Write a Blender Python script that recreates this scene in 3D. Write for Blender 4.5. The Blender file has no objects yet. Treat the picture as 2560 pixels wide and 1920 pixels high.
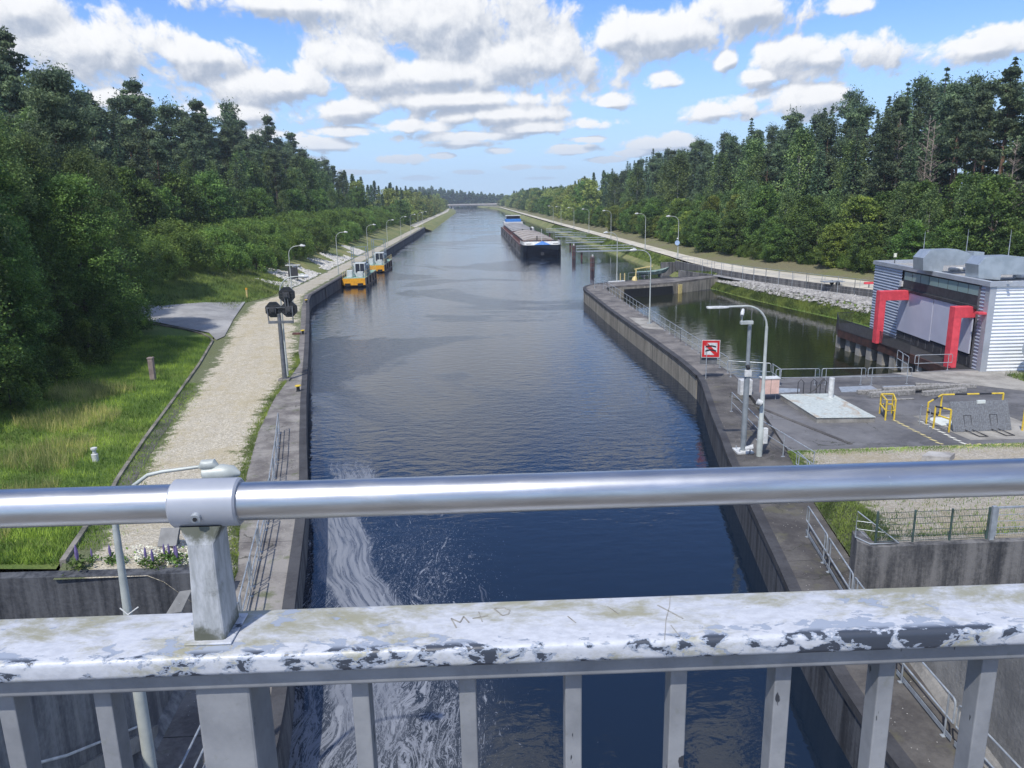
import bpy, bmesh, math, random
import numpy as np
from mathutils import Vector, Matrix
R = math.radians
random.seed(7); RNG = np.random.default_rng(11)
C = bpy.context.scene.collection
SC = bpy.context.scene

# ------------------------------------------------------------------ camera
H = 13.0; F = 769.0; YAW = R(2.6); PITCH = R(13.57); ROLL = 0.02
fw = np.array([math.sin(YAW)*math.cos(PITCH), math.cos(YAW)*math.cos(PITCH), -math.sin(PITCH)])
r0 = np.cross(fw, [0, 0, 1]); r0 /= np.linalg.norm(r0); u0 = np.cross(r0, fw)
rv = math.cos(ROLL)*r0-math.sin(ROLL)*u0; uv = math.sin(ROLL)*r0+math.cos(ROLL)*u0
cam = bpy.data.cameras.new('camera'); co = bpy.data.objects.new('camera', cam); C.objects.link(co)
M = Matrix(((rv[0], uv[0], -fw[0], 0), (rv[1], uv[1], -fw[1], 0), (rv[2], uv[2], -fw[2], H), (0, 0, 0, 1)))
co.matrix_world = M
cam.sensor_width = 36; cam.lens = 36*F/1024; cam.clip_start = 0.05; cam.clip_end = 12000
SC.camera = co
K = 1024/2212.0
def ray(u, v): return fw*F+rv*(u*K-512)+uv*(384-v*K)
def P(u, v, z=1.6):
    d = ray(u, v); t = (z-H)/d[2]; return (float(d[0]*t), float(d[1]*t), z)
def onplane(u, v, p0, n):
    d = ray(u, v); o = np.array([0, 0, H]); n = np.array(n, float); p0 = np.array(p0, float)
    return o+d*(((p0-o)@n)/(d@n))
def proj(p):
    v = np.array(p)-[0, 0, H]; d = max(v@fw, 1e-3)
    return ((v@rv)/d*F+512)/K, (384-(v@uv)/d*F)/K

# ------------------------------------------------------------------ sun, sky, exposure
SUN_EL = R(56); SUN_AZ = R(-150)          # azimuth from +Y towards +X
sun = bpy.data.lights.new('sun', 'SUN'); sun.energy = 3.0; sun.angle = R(0.8); sun.color = (1.0, 0.955, 0.88)
so = bpy.data.objects.new('sun', sun); C.objects.link(so)
sd = Vector((math.sin(SUN_AZ)*math.cos(SUN_EL), math.cos(SUN_AZ)*math.cos(SUN_EL), math.sin(SUN_EL)))
so.rotation_euler = sd.to_track_quat('Z', 'Y').to_euler()
SC.view_settings.view_transform = 'Standard'; SC.view_settings.look = 'None'
SC.view_settings.exposure = 0.52; SC.view_settings.gamma = 1.0
W = bpy.data.worlds.new('World'); SC.world = W; W.use_nodes = True
class NT:
    def __init__(s, nt): s.nt = nt; nt.nodes.clear()
    def n(s, typ, **kw):
        nd = s.nt.nodes.new(typ)
        for k, v in kw.items(): setattr(nd, k, v)
        return nd
    def l(s, a, b): s.nt.links.new(a, b)
    def val(s, sock, v):
        if hasattr(v, 'is_output') or isinstance(v, bpy.types.NodeSocket): s.l(v, sock)
        else: sock.default_value = v
    def m(s, op, a, b=0.0, c=None, clamp=False):
        nd = s.n('ShaderNodeMath', operation=op, use_clamp=clamp); s.val(nd.inputs[0], a); s.val(nd.inputs[1], b)
        if c is not None: s.val(nd.inputs[2], c)
        return nd.outputs[0]
    def vm(s, op, a, b=(0, 0, 0)):
        nd = s.n('ShaderNodeVectorMath', operation=op); s.val(nd.inputs[0], a); s.val(nd.inputs[1], b)
        return nd.outputs['Value'] if op in ('DOT_PRODUCT', 'LENGTH') else nd.outputs['Vector']
    def ss(s, x, a, b):
        nd = s.n('ShaderNodeMapRange', interpolation_type='SMOOTHSTEP'); s.val(nd.inputs[0], x); s.val(nd.inputs[1], a); s.val(nd.inputs[2], b)
        return nd.outputs[0]
    def noise(s, vec, scale, detail=4, rough=0.55, dist=0.0, out='Fac'):
        nd = s.n('ShaderNodeTexNoise'); s.l(vec, nd.inputs['Vector']); nd.inputs['Scale'].default_value = scale
        nd.inputs['Detail'].default_value = detail; nd.inputs['Roughness'].default_value = rough; nd.inputs['Distortion'].default_value = dist
        return nd.outputs[out]
    def mix(s, f, a, b):
        nd = s.n('ShaderNodeMix', data_type='RGBA'); s.val(nd.inputs[0], f); s.val(nd.inputs[6], a); s.val(nd.inputs[7], b)
        return nd.outputs[2]
    def comb(s, x, y, z=0.0):
        nd = s.n('ShaderNodeCombineXYZ'); s.val(nd.inputs[0], x); s.val(nd.inputs[1], y); s.val(nd.inputs[2], z); return nd.outputs[0]
def build_world():
    t = NT(W.node_tree)
    out = t.n('ShaderNodeOutputWorld')
    sky = t.n('ShaderNodeTexSky', sky_type='NISHITA'); sky.sun_disc = False
    sky.sun_elevation = SUN_EL; sky.sun_rotation = SUN_AZ; sky.air_density = 1.0; sky.dust_density = 0.15; sky.ozone_density = 3.0
    bgs = t.n('ShaderNodeBackground'); 
    tc = t.n('ShaderNodeTexCoord'); sep = t.n('ShaderNodeSeparateXYZ'); t.l(tc.outputs['Generated'], sep.inputs[0])
    az = t.m('ARCTAN2', sep.outputs[0], sep.outputs[1]); el = t.m('ARCSINE', sep.outputs[2])
    tint = t.vm('MULTIPLY', sky.outputs[0], (0.55, 0.71, 1.0)); low = t.ss(el, 0.24, 0.0)
    t.l(t.mix(t.m('MULTIPLY', low, 0.85), tint, (2.9, 4.0, 5.5, 1)), bgs.inputs[0]); bgs.inputs[1].default_value = 0.132
    blobs = [(930, -105, 360, 125), (1330, -140, 200, 80), (520, -120, 110, 60), (215, 100, 200, 62), (430, 120, 140, 42), (40, 20, 110, 55), (600, 8, 210, 34), (960, 40, 300, 105), (780, 125, 110, 60), (1130, 130, 190, 75),
             (930, 165, 290, 48), (600, 185, 160, 42), (745, 235, 95, 30), (1440, 75, 170, 52), (1620, 25, 130, 45), (1340, 75, 80, 50),
             (1770, 122, 165, 42), (1630, 165, 60, 20), (1570, 130, 28, 22), (1447, 175, 48, 19), (1555, 238, 85, 26), (1740, 215, 100, 34),
             (2130, 100, 110, 36), (2230, 90, 80, 36), (1070, 246, 190, 30), (900, 275, 120, 18), (1270, 268, 80, 16), (1320, 220, 50, 16), (520, 250, 120, 24),
             (955, 337, 30, 6), (1090, 326, 42, 9), (1235, 322, 60, 10), (1110, 361, 42, 6), (1440, 308, 95, 17), (850, 345, 70, 9), (700, 312, 90, 16), (1200, 362, 30, 5),
             (1270, 300, 50, 8), (760, 285, 80, 12), (1000, 310, 80, 9), (250, 215, 60, 20), (640, 345, 60, 10), (770, 372, 60, 6), (900, 385, 50, 5), (1010, 372, 40, 5), (1300, 345, 50, 7), (1370, 330, 40, 8), (1170, 385, 40, 4), (980, 295, 160, 14), (560, 290, 90, 14), (1150, 275, 120, 18), (1000, 215, 260, 30), (1850, 15, 60, 22)]
    def field(dz, dx, tag):
        # noise relief
        a2 = t.m('ADD', az, dx); e2 = t.m('ADD', el, dz)
        # finer and flatter towards the horizon, as distance asks
        persp = t.m('DIVIDE', 1.0, t.m('ADD', t.m('MAXIMUM', e2, 0.0), 0.10))
        vec = t.comb(t.m('MULTIPLY', a2, t.m('ADD', t.m('MULTIPLY', persp, 0.25), 6.0)), t.m('MULTIPLY', t.m('LOGARITHM', t.m('ADD', t.m('MAXIMUM', e2, 0.0), 0.06), 2.718), 1.55), 0.0)
        n1 = t.noise(vec, 2.5, 10, 0.58, 0.25)
        vo = t.n('ShaderNodeTexVoronoi', feature='F1', normalize=True); t.l(t.vm('ADD', vec, t.vm('MULTIPLY', t.noise(vec, 5.0, 3, 0.5, 0, 'Color'), (0.25, 0.25, 0))), vo.inputs['Vector'])
        vo.inputs['Scale'].default_value = 4.6; vo.inputs['Detail'].default_value = 4.0; vo.inputs['Roughness'].default_value = 0.55; vo.inputs['Lacunarity'].default_value = 2.2
        puff = t.m('SUBTRACT', 0.42, vo.outputs['Distance'])
        n2 = t.noise(t.vm('ADD', vec, (7.3, 2.2, 1.5)), 0.8, 3, 0.5)
        v2 = t.comb(a2, e2, 0.0)
        cur = None
        for (u, v, rx, ry) in blobs:
            d = ray(u, v); d = d/np.linalg.norm(d)
            a = math.atan2(d[0], d[1]); e = math.asin(d[2])
            q = t.vm('MULTIPLY', t.vm('SUBTRACT', v2, (a, e, 0)), (1661/rx/1.05, 1661/ry/1.10, 0))
            ln = t.m('SUBTRACT', 1.0, t.vm('LENGTH', q))
            cur = ln if cur is None else t.m('SMOOTH_MAX', cur, ln, 0.12)
        cur = t.m('MAXIMUM', cur, -0.8)
        # generic clouds elsewhere (overhead, behind, sides)
        far = t.m('MAXIMUM', t.ss(el, 0.50, 0.72), t.ss(t.m('ABSOLUTE', az), 0.72, 0.95))
        gen = t.m('MULTIPLY', t.m('SUBTRACT', n2, 0.50), 4.5)
        gen = t.m('SUBTRACT', t.m('MULTIPLY', gen, far), t.m('MULTIPLY', t.m('SUBTRACT', 1.0, far), 0.8))
        cur = t.m('MAXIMUM', cur, gen)
        return cur, t.m('ADD', t.m('ADD', cur, t.m('MULTIPLY', t.m('SUBTRACT', n1, 0.5), 2.3)), t.m('MULTIPLY', t.m('SUBTRACT', puff, 0.12), 1.5))
    c0, f0 = field(0.0, 0.0, 'a'); c1, f1 = field(0.011, -0.006, 'b')
    alpha = t.m('MULTIPLY', t.ss(f0, -0.02, 0.40), t.ss(el, -0.005, 0.05))
    relief = t.m('ADD', t.m('MULTIPLY', t.m('SUBTRACT', f0, f1), 0.8), t.m('MAXIMUM', t.m('MINIMUM', t.m('MULTIPLY', t.m('SUBTRACT', c0, c1), 1.2), 0.2), -0.2))
    lit = t.ss(relief, -0.70, 0.50)
    core = t.ss(f0, 0.5, 1.6)
    lit = t.m('SUBTRACT', lit, t.m('MULTIPLY', core, 0.12), clamp=True)
    col = t.mix(lit, (0.37, 0.43, 0.54, 1), (0.86, 0.87, 0.89, 1))
    # near the horizon clouds sink into the air light
    col = t.mix(t.ss(el, 0.10, 0.01), col, (0.42, 0.54, 0.72, 1))
    bgc = t.n('ShaderNodeBackground'); t.l(col, bgc.inputs[0]); bgc.inputs[1].default_value = 0.82
    mx = t.n('ShaderNodeMixShader'); t.l(alpha, mx.inputs[0]); t.l(bgs.outputs[0], mx.inputs[1]); t.l(bgc.outputs[0], mx.inputs[2])
    t.l(mx.outputs[0], out.inputs[0])
build_world()

# ------------------------------------------------------------------ materials
MATS = {}
def base_mat(name):
    m = bpy.data.materials.new(name); m.use_nodes = True; t = NT(m.node_tree)
    out = t.n('ShaderNodeOutputMaterial'); b = t.n('ShaderNodeBsdfPrincipled'); t.l(b.outputs[0], out.inputs[0])
    tc = t.n('ShaderNodeTexCoord')
    MATS[name] = m
    return m, t, b, tc.outputs['Object'], out
def bump(t, b, h, strength=0.5, dist=0.02):
    bn = t.n('ShaderNodeBump'); t.l(h, bn.inputs['Height']); bn.inputs['Strength'].default_value = strength; bn.inputs['Distance'].default_value = dist
    t.l(bn.outputs[0], b.inputs['Normal'])
def rgba(c): return (c[0], c[1], c[2], 1)
def plain(name, c, c2=None, scale=3.0, rough=0.6, metal=0.0, bstr=0.0, bscale=20, detail=5, lo=0.35, hi=0.65):
    m, t, b, v, out = base_mat(name)
    c2 = c2 or tuple(x*0.72 for x in c)
    n = t.noise(v, scale, detail, 0.6)
    t.l(t.mix(t.ss(n, lo, hi), rgba(c2), rgba(c)), b.inputs['Base Color'])
    b.inputs['Roughness'].default_value = rough; b.inputs['Metallic'].default_value = metal
    if bstr: bump(t, b, t.noise(v, bscale, 4, 0.6), bstr, 0.02)
    return m
def concrete(name, c, dark, streak=0.6, moss=None, speck=0.0, scale=1.0, joint=0.0, band=False):
    m, t, b, v, out = base_mat(name)
    n1 = t.noise(v, 0.7*scale, 6, 0.6); n2 = t.noise(v, 9*scale, 5, 0.7)
    mp = t.vm('MULTIPLY', v, (1.6, 1.6, 0.12)); n3 = t.noise(mp, 1.6*scale, 6, 0.65, 0.3)
    f = t.m('ADD', t.m('MULTIPLY', n1, 1-streak), t.m('MULTIPLY', n3, streak))
    f = t.m('ADD', f, t.m('MULTIPLY', t.m('SUBTRACT', n2, 0.5), 0.3))
    col = t.mix(t.ss(f, 0.34, 0.66), rgba(dark), rgba(c))
    if moss: col = t.mix(t.m('MULTIPLY', t.ss(t.noise(v, 0.9*scale, 6, 0.7), 0.55, 0.68), 0.75), col, rgba(moss))
    if speck:
        vo = t.n('ShaderNodeTexVoronoi'); t.l(v, vo.inputs['Vector']); vo.inputs['Scale'].default_value = 9
        sp = t.m('MULTIPLY', t.m('LESS_THAN', vo.outputs['Distance'], 0.13), t.m('GREATER_THAN', t.noise(v, 3.1, 2), 0.56))
        col = t.mix(t.m('MULTIPLY', sp, speck), col, (0.55, 0.54, 0.5, 1))
    if joint:
        sy_ = t.n('ShaderNodeSeparateXYZ'); t.l(v, sy_.inputs[0])
        col = t.mix(t.m('MULTIPLY', t.m('LESS_THAN', t.m('FRACT', t.m('DIVIDE', sy_.outputs[1], joint)), 0.035/joint), 0.8), col, (0.02, 0.02, 0.02, 1))
        vc_ = t.n('ShaderNodeTexVoronoi', feature='DISTANCE_TO_EDGE'); t.l(t.vm('ADD', v, t.vm('MULTIPLY', t.noise(v, 1.4, 4, .6, 0, 'Color'), (1.6, 1.6, 0))), vc_.inputs['Vector']); vc_.inputs['Scale'].default_value = 0.28
        col = t.mix(t.m('MULTIPLY', t.m('MULTIPLY', t.m('LESS_THAN', vc_.outputs['Distance'], 0.006), t.ss(t.noise(v, .5, 2), .45, .55)), .75), col, (0.03, 0.032, 0.02, 1))
        st_ = t.ss(t.noise(v, 0.45, 6, 0.65, 0.6), 0.50, 0.66); col = t.mix(t.m('MULTIPLY', st_, 0.35), col, rgba(tuple(min(1, x*1.5) for x in c)))
    if band:
        sz_ = t.n('ShaderNodeSeparateXYZ'); t.l(v, sz_.inputs[0])
        zz_ = t.m('ADD', sz_.outputs[2], t.m('MULTIPLY', t.m('SUBTRACT', n3, 0.5), 0.7))
        col = t.mix(t.m('MULTIPLY', t.ss(zz_, band+0.12, band-0.08), 0.85), col, (0.022, 0.024, 0.020, 1))
        col = t.mix(t.m('MULTIPLY', t.m('LESS_THAN', t.m('FRACT', t.m('DIVIDE', t.m('ADD', t.vm('DOT_PRODUCT', v, (1, 1, 0)), 0.0), 2.2)), 0.014), 0.7), col, (0.05, 0.045, 0.04, 1))
    t.l(col, b.inputs['Base Color']); b.inputs['Roughness'].default_value = 0.88
    bump(t, b, t.m('ADD', n2, t.m('MULTIPLY', n1, 0.5)), 0.55, 0.03)
    return m
concrete('pier_face', (0.36, 0.33, 0.27), (0.14, 0.13, 0.11), 0.75, band=-0.9)
concrete('wall_dark', (0.19, 0.185, 0.18), (0.035, 0.037, 0.042), 0.8)
concrete('wall_black', (0.10, 0.105, 0.115), (0.018, 0.021, 0.028), 0.85)
concrete('wall_light', (0.34, 0.325, 0.295), (0.17, 0.165, 0.155), 0.35)
concrete('wall_mid', (0.27, 0.27, 0.265), (0.09, 0.092, 0.10), 0.8)
concrete('coping', (0.065, 0.066, 0.072), (0.03, 0.03, 0.034), 0.2)
concrete('walkway', (0.26, 0.245, 0.225), (0.115, 0.105, 0.10), 0.1, (0.09, 0.11, 0.04), 0.6, joint=5.0)
concrete('walkway_dark', (0.115, 0.108, 0.10), (0.05, 0.046, 0.045), 0.1, (0.10, 0.095, 0.06), 0.7, joint=5.5)
concrete('pier_deck', (0.20, 0.185, 0.17), (0.085, 0.08, 0.078), 0.1, None, 0.3, joint=6.0)
concrete('concrete_pad', (0.36, 0.345, 0.31), (0.20, 0.19, 0.17), 0.1)
concrete('asphalt', (0.15, 0.15, 0.155), (0.075, 0.075, 0.08), 0.05, (0.17, 0.165, 0.155), 0.0, 0.3, joint=7.5)
concrete('road', (0.37, 0.37, 0.365), (0.22, 0.22, 0.22), 0.05, None, 0.0, 0.3)
concrete('track', (0.60, 0.56, 0.46), (0.42, 0.39, 0.32), 0.05, None, 0.0, 0.3)
concrete('kerb', (0.26, 0.24, 0.21), (0.09, 0.09, 0.07), 0.2, (0.10, 0.11, 0.04))
plain('galv', (0.44, 0.48, 0.51), (0.31, 0.34, 0.37), 5, 0.45, 0.35)
plain('lamp_paint', (0.50, 0.53, 0.50), (0.38, 0.41, 0.39), 2, 0.5, 0.15)
plain('signal_grey', (0.18, 0.19, 0.21), (0.12, 0.13, 0.14), 3, 0.5, 0.3)
plain('black_paint', (0.022, 0.024, 0.028), (0.012, 0.013, 0.015), 6, 0.45)
plain('yellow_paint', (0.75, 0.55, 0.05), (0.55, 0.38, 0.05), 6, 0.5)
plain('pale_yellow', (0.70, 0.58, 0.22), (0.5, 0.4, 0.2), 6, 0.5)
plain('amber_paint', (0.85, 0.42, 0.025), (0.66, 0.30, 0.02), 3, 0.5)
plain('red_paint', (0.78, 0.085, 0.11), (0.60, 0.06, 0.08), 2.2, 0.5, detail=9)
plain('sign_red', (0.55, 0.02, 0.02), (0.5, 0.02, 0.02), 3, 0.4)
plain('white_paint', (0.66, 0.67, 0.66), (0.48, 0.49, 0.48), 5, 0.45)
plain('white_marking', (0.66, 0.65, 0.58), (0.30, 0.30, 0.27), 7, 0.8, lo=0.3, hi=0.5)
plain('yellow_marking', (0.62, 0.53, 0.25), (0.2, 0.19, 0.15), 7, 0.8, lo=0.35, hi=0.55)
plain('peach', (0.70, 0.47, 0.40), (0.6, 0.4, 0.33), 3, 0.6)
plain('cabin_white', (0.58, 0.62, 0.62), (0.42, 0.45, 0.45), 2, 0.5)
plain('blue_paint', (0.05, 0.22, 0.56), (0.03, 0.15, 0.5), 3, 0.4)
plain('navy_hull', (0.012, 0.020, 0.040), (0.006, 0.009, 0.018), 0.8, 0.5)
plain('hull_grey', (0.22, 0.21, 0.21), (0.11, 0.105, 0.105), 0.8, 0.6)
plain('red_brown', (0.17, 0.065, 0.06), (0.10, 0.045, 0.042), 1.2, 0.6)
plain('hatch_beige', (0.40, 0.36, 0.31), (0.29, 0.25, 0.22), 0.5, 0.6)
plain('dark_grey', (0.05, 0.052, 0.058), (0.03, 0.031, 0.035), 3, 0.6)
plain('mid_grey', (0.17, 0.175, 0.18), (0.11, 0.115, 0.12), 2, 0.6, 0.1)
plain('mast_grey', (0.30, 0.33, 0.35), (0.22, 0.25, 0.27), 2, 0.45, 0.2)
plain('mint', (0.30, 0.48, 0.38), (0.2, 0.34, 0.27), 2, 0.6)
plain('boat_green', (0.20, 0.28, 0.25), (0.13, 0.19, 0.17), 2, 0.5)
plain('rust_steel', (0.075, 0.035, 0.028), (0.04, 0.022, 0.02), 2, 0.75)
plain('dolphin_red', (0.16, 0.055, 0.05), (0.085, 0.035, 0.035), 2, 0.7)
plain('plate_pale', (0.62, 0.66, 0.62), (0.42, 0.46, 0.43), 1.3, 0.6, lo=0.25, hi=0.5)
plain('metal_duct', (0.50, 0.55, 0.58), (0.40, 0.45, 0.48), 1.5, 0.38, 0.55)
plain('clad_trim', (0.46, 0.49, 0.53), (0.38, 0.41, 0.45), 1, 0.45, 0.3)
plain('clad_front', (0.42, 0.46, 0.53), (0.36, 0.40, 0.47), 1, 0.42, 0.2)
plain('clad_side', (0.80, 0.82, 0.84), (0.72, 0.75, 0.77), 1, 0.4, 0.1)
plain('shutter', (0.56, 0.58, 0.68), (0.50, 0.52, 0.62), 0.4, 0.45, 0.1)
plain('wood_grey', (0.34, 0.33, 0.31), (0.17, 0.165, 0.155), 9, 0.85, 0, 0.4)
plain('stone', (0.42, 0.41, 0.39), (0.24, 0.23, 0.22), 1.5, 0.9, 0, 0.5, 6)
plain('roof_gravel', (0.40, 0.39, 0.37), (0.2, 0.2, 0.19), 6, 0.9, 0, 0.6, 9)
plain('deck_dark', (0.040, 0.040, 0.042), (0.025, 0.025, 0.028), 2, 0.7)
plain('fence_green', (0.06, 0.10, 0.09), (0.04, 0.06, 0.055), 4, 0.5)
plain('grate', (0.24, 0.25, 0.26), (0.15, 0.155, 0.16), 14, 0.55, 0.4)
plain('bark', (0.12, 0.095, 0.075), (0.06, 0.05, 0.045), 5, 0.9, 0, 0.6, 14)
plain('bark_pine', (0.24, 0.135, 0.085), (0.12, 0.08, 0.06), 3, 0.9, 0, 0.6, 9)
plain('bark_birch', (0.52, 0.51, 0.47), (0.14, 0.13, 0.12), 6, 0.8)
plain('bridge_pale', (0.50, 0.47, 0.43), (0.42, 0.40, 0.37), 0.3, 0.8)
plain('purple', (0.17, 0.13, 0.30), (0.12, 0.09, 0.22), 8, 0.8)
plain('flower_white', (0.75, 0.75, 0.62), (0.6, 0.6, 0.45), 8, 0.8)
def glass(name, c, rough=0.08):
    m, t, b, v, out = base_mat(name); b.inputs['Base Color'].default_value = rgba(c); b.inputs['Roughness'].default_value = rough
    b.inputs['Specular IOR Level'].default_value = 0.7
glass('glass_pane', (0.24, 0.34, 0.33), 0.2); glass('glass_dark', (0.015, 0.014, 0.022)); glass('solar', (0.03, 0.035, 0.05), 0.25)
def gravel(name, c, c2, grass=(0.085, 0.125, 0.03), amount=0.5, edge=True):
    m, t, b, v, out = base_mat(name)
    vo = t.n('ShaderNodeTexVoronoi'); t.l(v, vo.inputs['Vector']); vo.inputs['Scale'].default_value = 16
    n1 = t.noise(v, 14, 5, 0.75); n2 = t.noise(v, 0.35, 6, 0.65); n3 = t.noise(v, 2.2, 6, 0.7)
    sc = t.n('ShaderNodeSeparateColor'); t.l(vo.outputs['Color'], sc.inputs[0])
    col = t.mix(t.ss(n1, 0.38, 0.6), rgba(c2), rgba(c))
    col = t.mix(t.m('MULTIPLY', t.m('LESS_THAN', sc.outputs[0], 0.28), 0.5), col, rgba(tuple(x*0.5 for x in c)))
    col = t.mix(t.m('MULTIPLY', t.ss(t.m('ADD', t.m('MULTIPLY', n2, .5), t.m('MULTIPLY', n3, .5)), 0.44, 0.60), 0.6), col, rgba((c[0]*.62, c[1]*.56, c[2]*.40)))
    uv_ = t.n('ShaderNodeUVMap'); su = t.n('ShaderNodeSeparateXYZ'); t.l(uv_.outputs[0], su.inputs[0])
    ed = su.outputs[0]      # 0 inside ... 1 at the overgrown edge
    g = t.m('ADD', t.m('MULTIPLY', n3, 0.75), t.m('MULTIPLY', n2, 0.45))
    if edge: g = t.m('ADD', g, t.m('MULTIPLY', t.m('POWER', ed, 2.2), 0.55))
    gm = t.ss(g, 0.98-amount*0.55, 1.10-amount*0.55)
    gcol = t.mix(t.ss(n1, 0.4, 0.62), rgba(tuple(x*0.55 for x in grass)), rgba(grass))
    rut = t.m('MULTIPLY', t.ss(t.m('ABSOLUTE', t.m('SUBTRACT', t.m('ABSOLUTE', t.m('SUBTRACT', ed, 0.25)), 0.14)), 0.09, 0.02), 0.16)
    col = t.mix(t.m('MULTIPLY', rut, t.ss(n3, 0.3, 0.6)), col, rgba(tuple(x*.45 for x in c)))
    t.l(t.mix(t.m('MULTIPLY', gm, 0.85), col, gcol), b.inputs['Base Color']); b.inputs['Roughness'].default_value = 0.95
    bump(t, b, t.m('ADD', n1, t.m('MULTIPLY', vo.outputs['Distance'], 0.6)), 0.8, 0.05)
gravel('gravel', (0.66, 0.61, 0.50), (0.32, 0.28, 0.20), amount=0.38)
gravel('gravel_far', (0.52, 0.49, 0.42), (0.36, 0.33, 0.27), amount=0.25)
gravel('gravel_yard', (0.50, 0.46, 0.39), (0.28, 0.25, 0.20), amount=0.42)
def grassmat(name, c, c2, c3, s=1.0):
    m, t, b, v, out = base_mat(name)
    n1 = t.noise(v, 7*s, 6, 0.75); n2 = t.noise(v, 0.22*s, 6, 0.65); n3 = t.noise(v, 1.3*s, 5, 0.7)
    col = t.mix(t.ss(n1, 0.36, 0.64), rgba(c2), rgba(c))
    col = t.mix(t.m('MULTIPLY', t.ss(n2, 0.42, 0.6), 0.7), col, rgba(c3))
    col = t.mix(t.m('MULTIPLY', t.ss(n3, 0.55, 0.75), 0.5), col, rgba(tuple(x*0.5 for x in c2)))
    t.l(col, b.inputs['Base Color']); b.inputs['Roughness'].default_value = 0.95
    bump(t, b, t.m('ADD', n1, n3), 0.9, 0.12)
grassmat('grass_ground', (0.13, 0.21, 0.035), (0.07, 0.13, 0.022), (0.17, 0.21, 0.05))
grassmat('bank_grass', (0.17, 0.20, 0.055), (0.10, 0.13, 0.04), (0.26, 0.24, 0.10))
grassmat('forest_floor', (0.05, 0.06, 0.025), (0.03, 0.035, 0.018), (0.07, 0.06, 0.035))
grassmat('dry_verge', (0.22, 0.19, 0.11), (0.12, 0.12, 0.06), (0.16, 0.17, 0.06))
def leafmat(name, c, c2, trans=0.25, warm=None):
    m, t, b, v, out = base_mat(name)
    geo = t.n('ShaderNodeNewGeometry'); oi = t.n('ShaderNodeObjectInfo')
    col = t.mix(geo.outputs['Random Per Island'], rgba(c2), rgba(c))
    n = t.noise(v, 0.5, 4, 0.65)
    col = t.mix(t.ss(n, 0.44, 0.64), col, rgba((c[0]*1.75, c[1]*1.6, c[2]*1.35)))
    col = t.mix(t.m('MULTIPLY', t.ss(n, 0.48, 0.36), 0.5), col, rgba(tuple(x*.6 for x in c2)))
    hs = t.n('ShaderNodeHueSaturation'); t.l(col, hs.inputs['Color'])
    t.l(t.m('ADD', t.m('MULTIPLY', oi.outputs['Random'], 0.022), 0.492), hs.inputs['Hue'])
    t.l(t.m('ADD', t.m('MULTIPLY', oi.outputs['Random'], 0.55), 0.85), hs.inputs['Value'])
    t.l(hs.outputs[0], b.inputs['Base Color']); b.inputs['Roughness'].default_value = 0.6; b.inputs['Specular IOR Level'].default_value = 0.25
    tr = t.n('ShaderNodeBsdfTranslucent'); t.l(hs.outputs[0], tr.inputs[0]); mx = t.n('ShaderNodeMixShader'); mx.inputs[0].default_value = trans
    t.l(b.outputs[0], mx.inputs[1]); t.l(tr.outputs[0], mx.inputs[2]); t.l(mx.outputs[0], out.inputs[0])
leafmat('leaf_broad', (0.105, 0.175, 0.048), (0.050, 0.100, 0.032), 0.35)
leafmat('leaf_birch', (0.14, 0.205, 0.08), (0.075, 0.125, 0.05), 0.35)
leafmat('leaf_yellow', (0.18, 0.23, 0.055), (0.09, 0.14, 0.035), 0.35)
leafmat('needle', (0.088, 0.142, 0.080), (0.048, 0.082, 0.052), 0.25)
leafmat('needle_pine', (0.105, 0.152, 0.086), (0.058, 0.090, 0.056), 0.25)
leafmat('leaf_bush', (0.13, 0.205, 0.05), (0.065, 0.125, 0.032), 0.35)
leafmat('blade', (0.18, 0.26, 0.05), (0.09, 0.16, 0.03), 0.3)
leafmat('blade_dull', (0.13, 0.18, 0.05), (0.07, 0.11, 0.03), 0.3)
leafmat('leaf_sunlit_tint', (0.27, 0.32, 0.10), (0.15, 0.20, 0.06), 0.4)  # sunlight on the far trees put into a brighter leaf colour
leafmat('blade_dry', (0.30, 0.29, 0.13), (0.17, 0.20, 0.06), 0.3)
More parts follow.
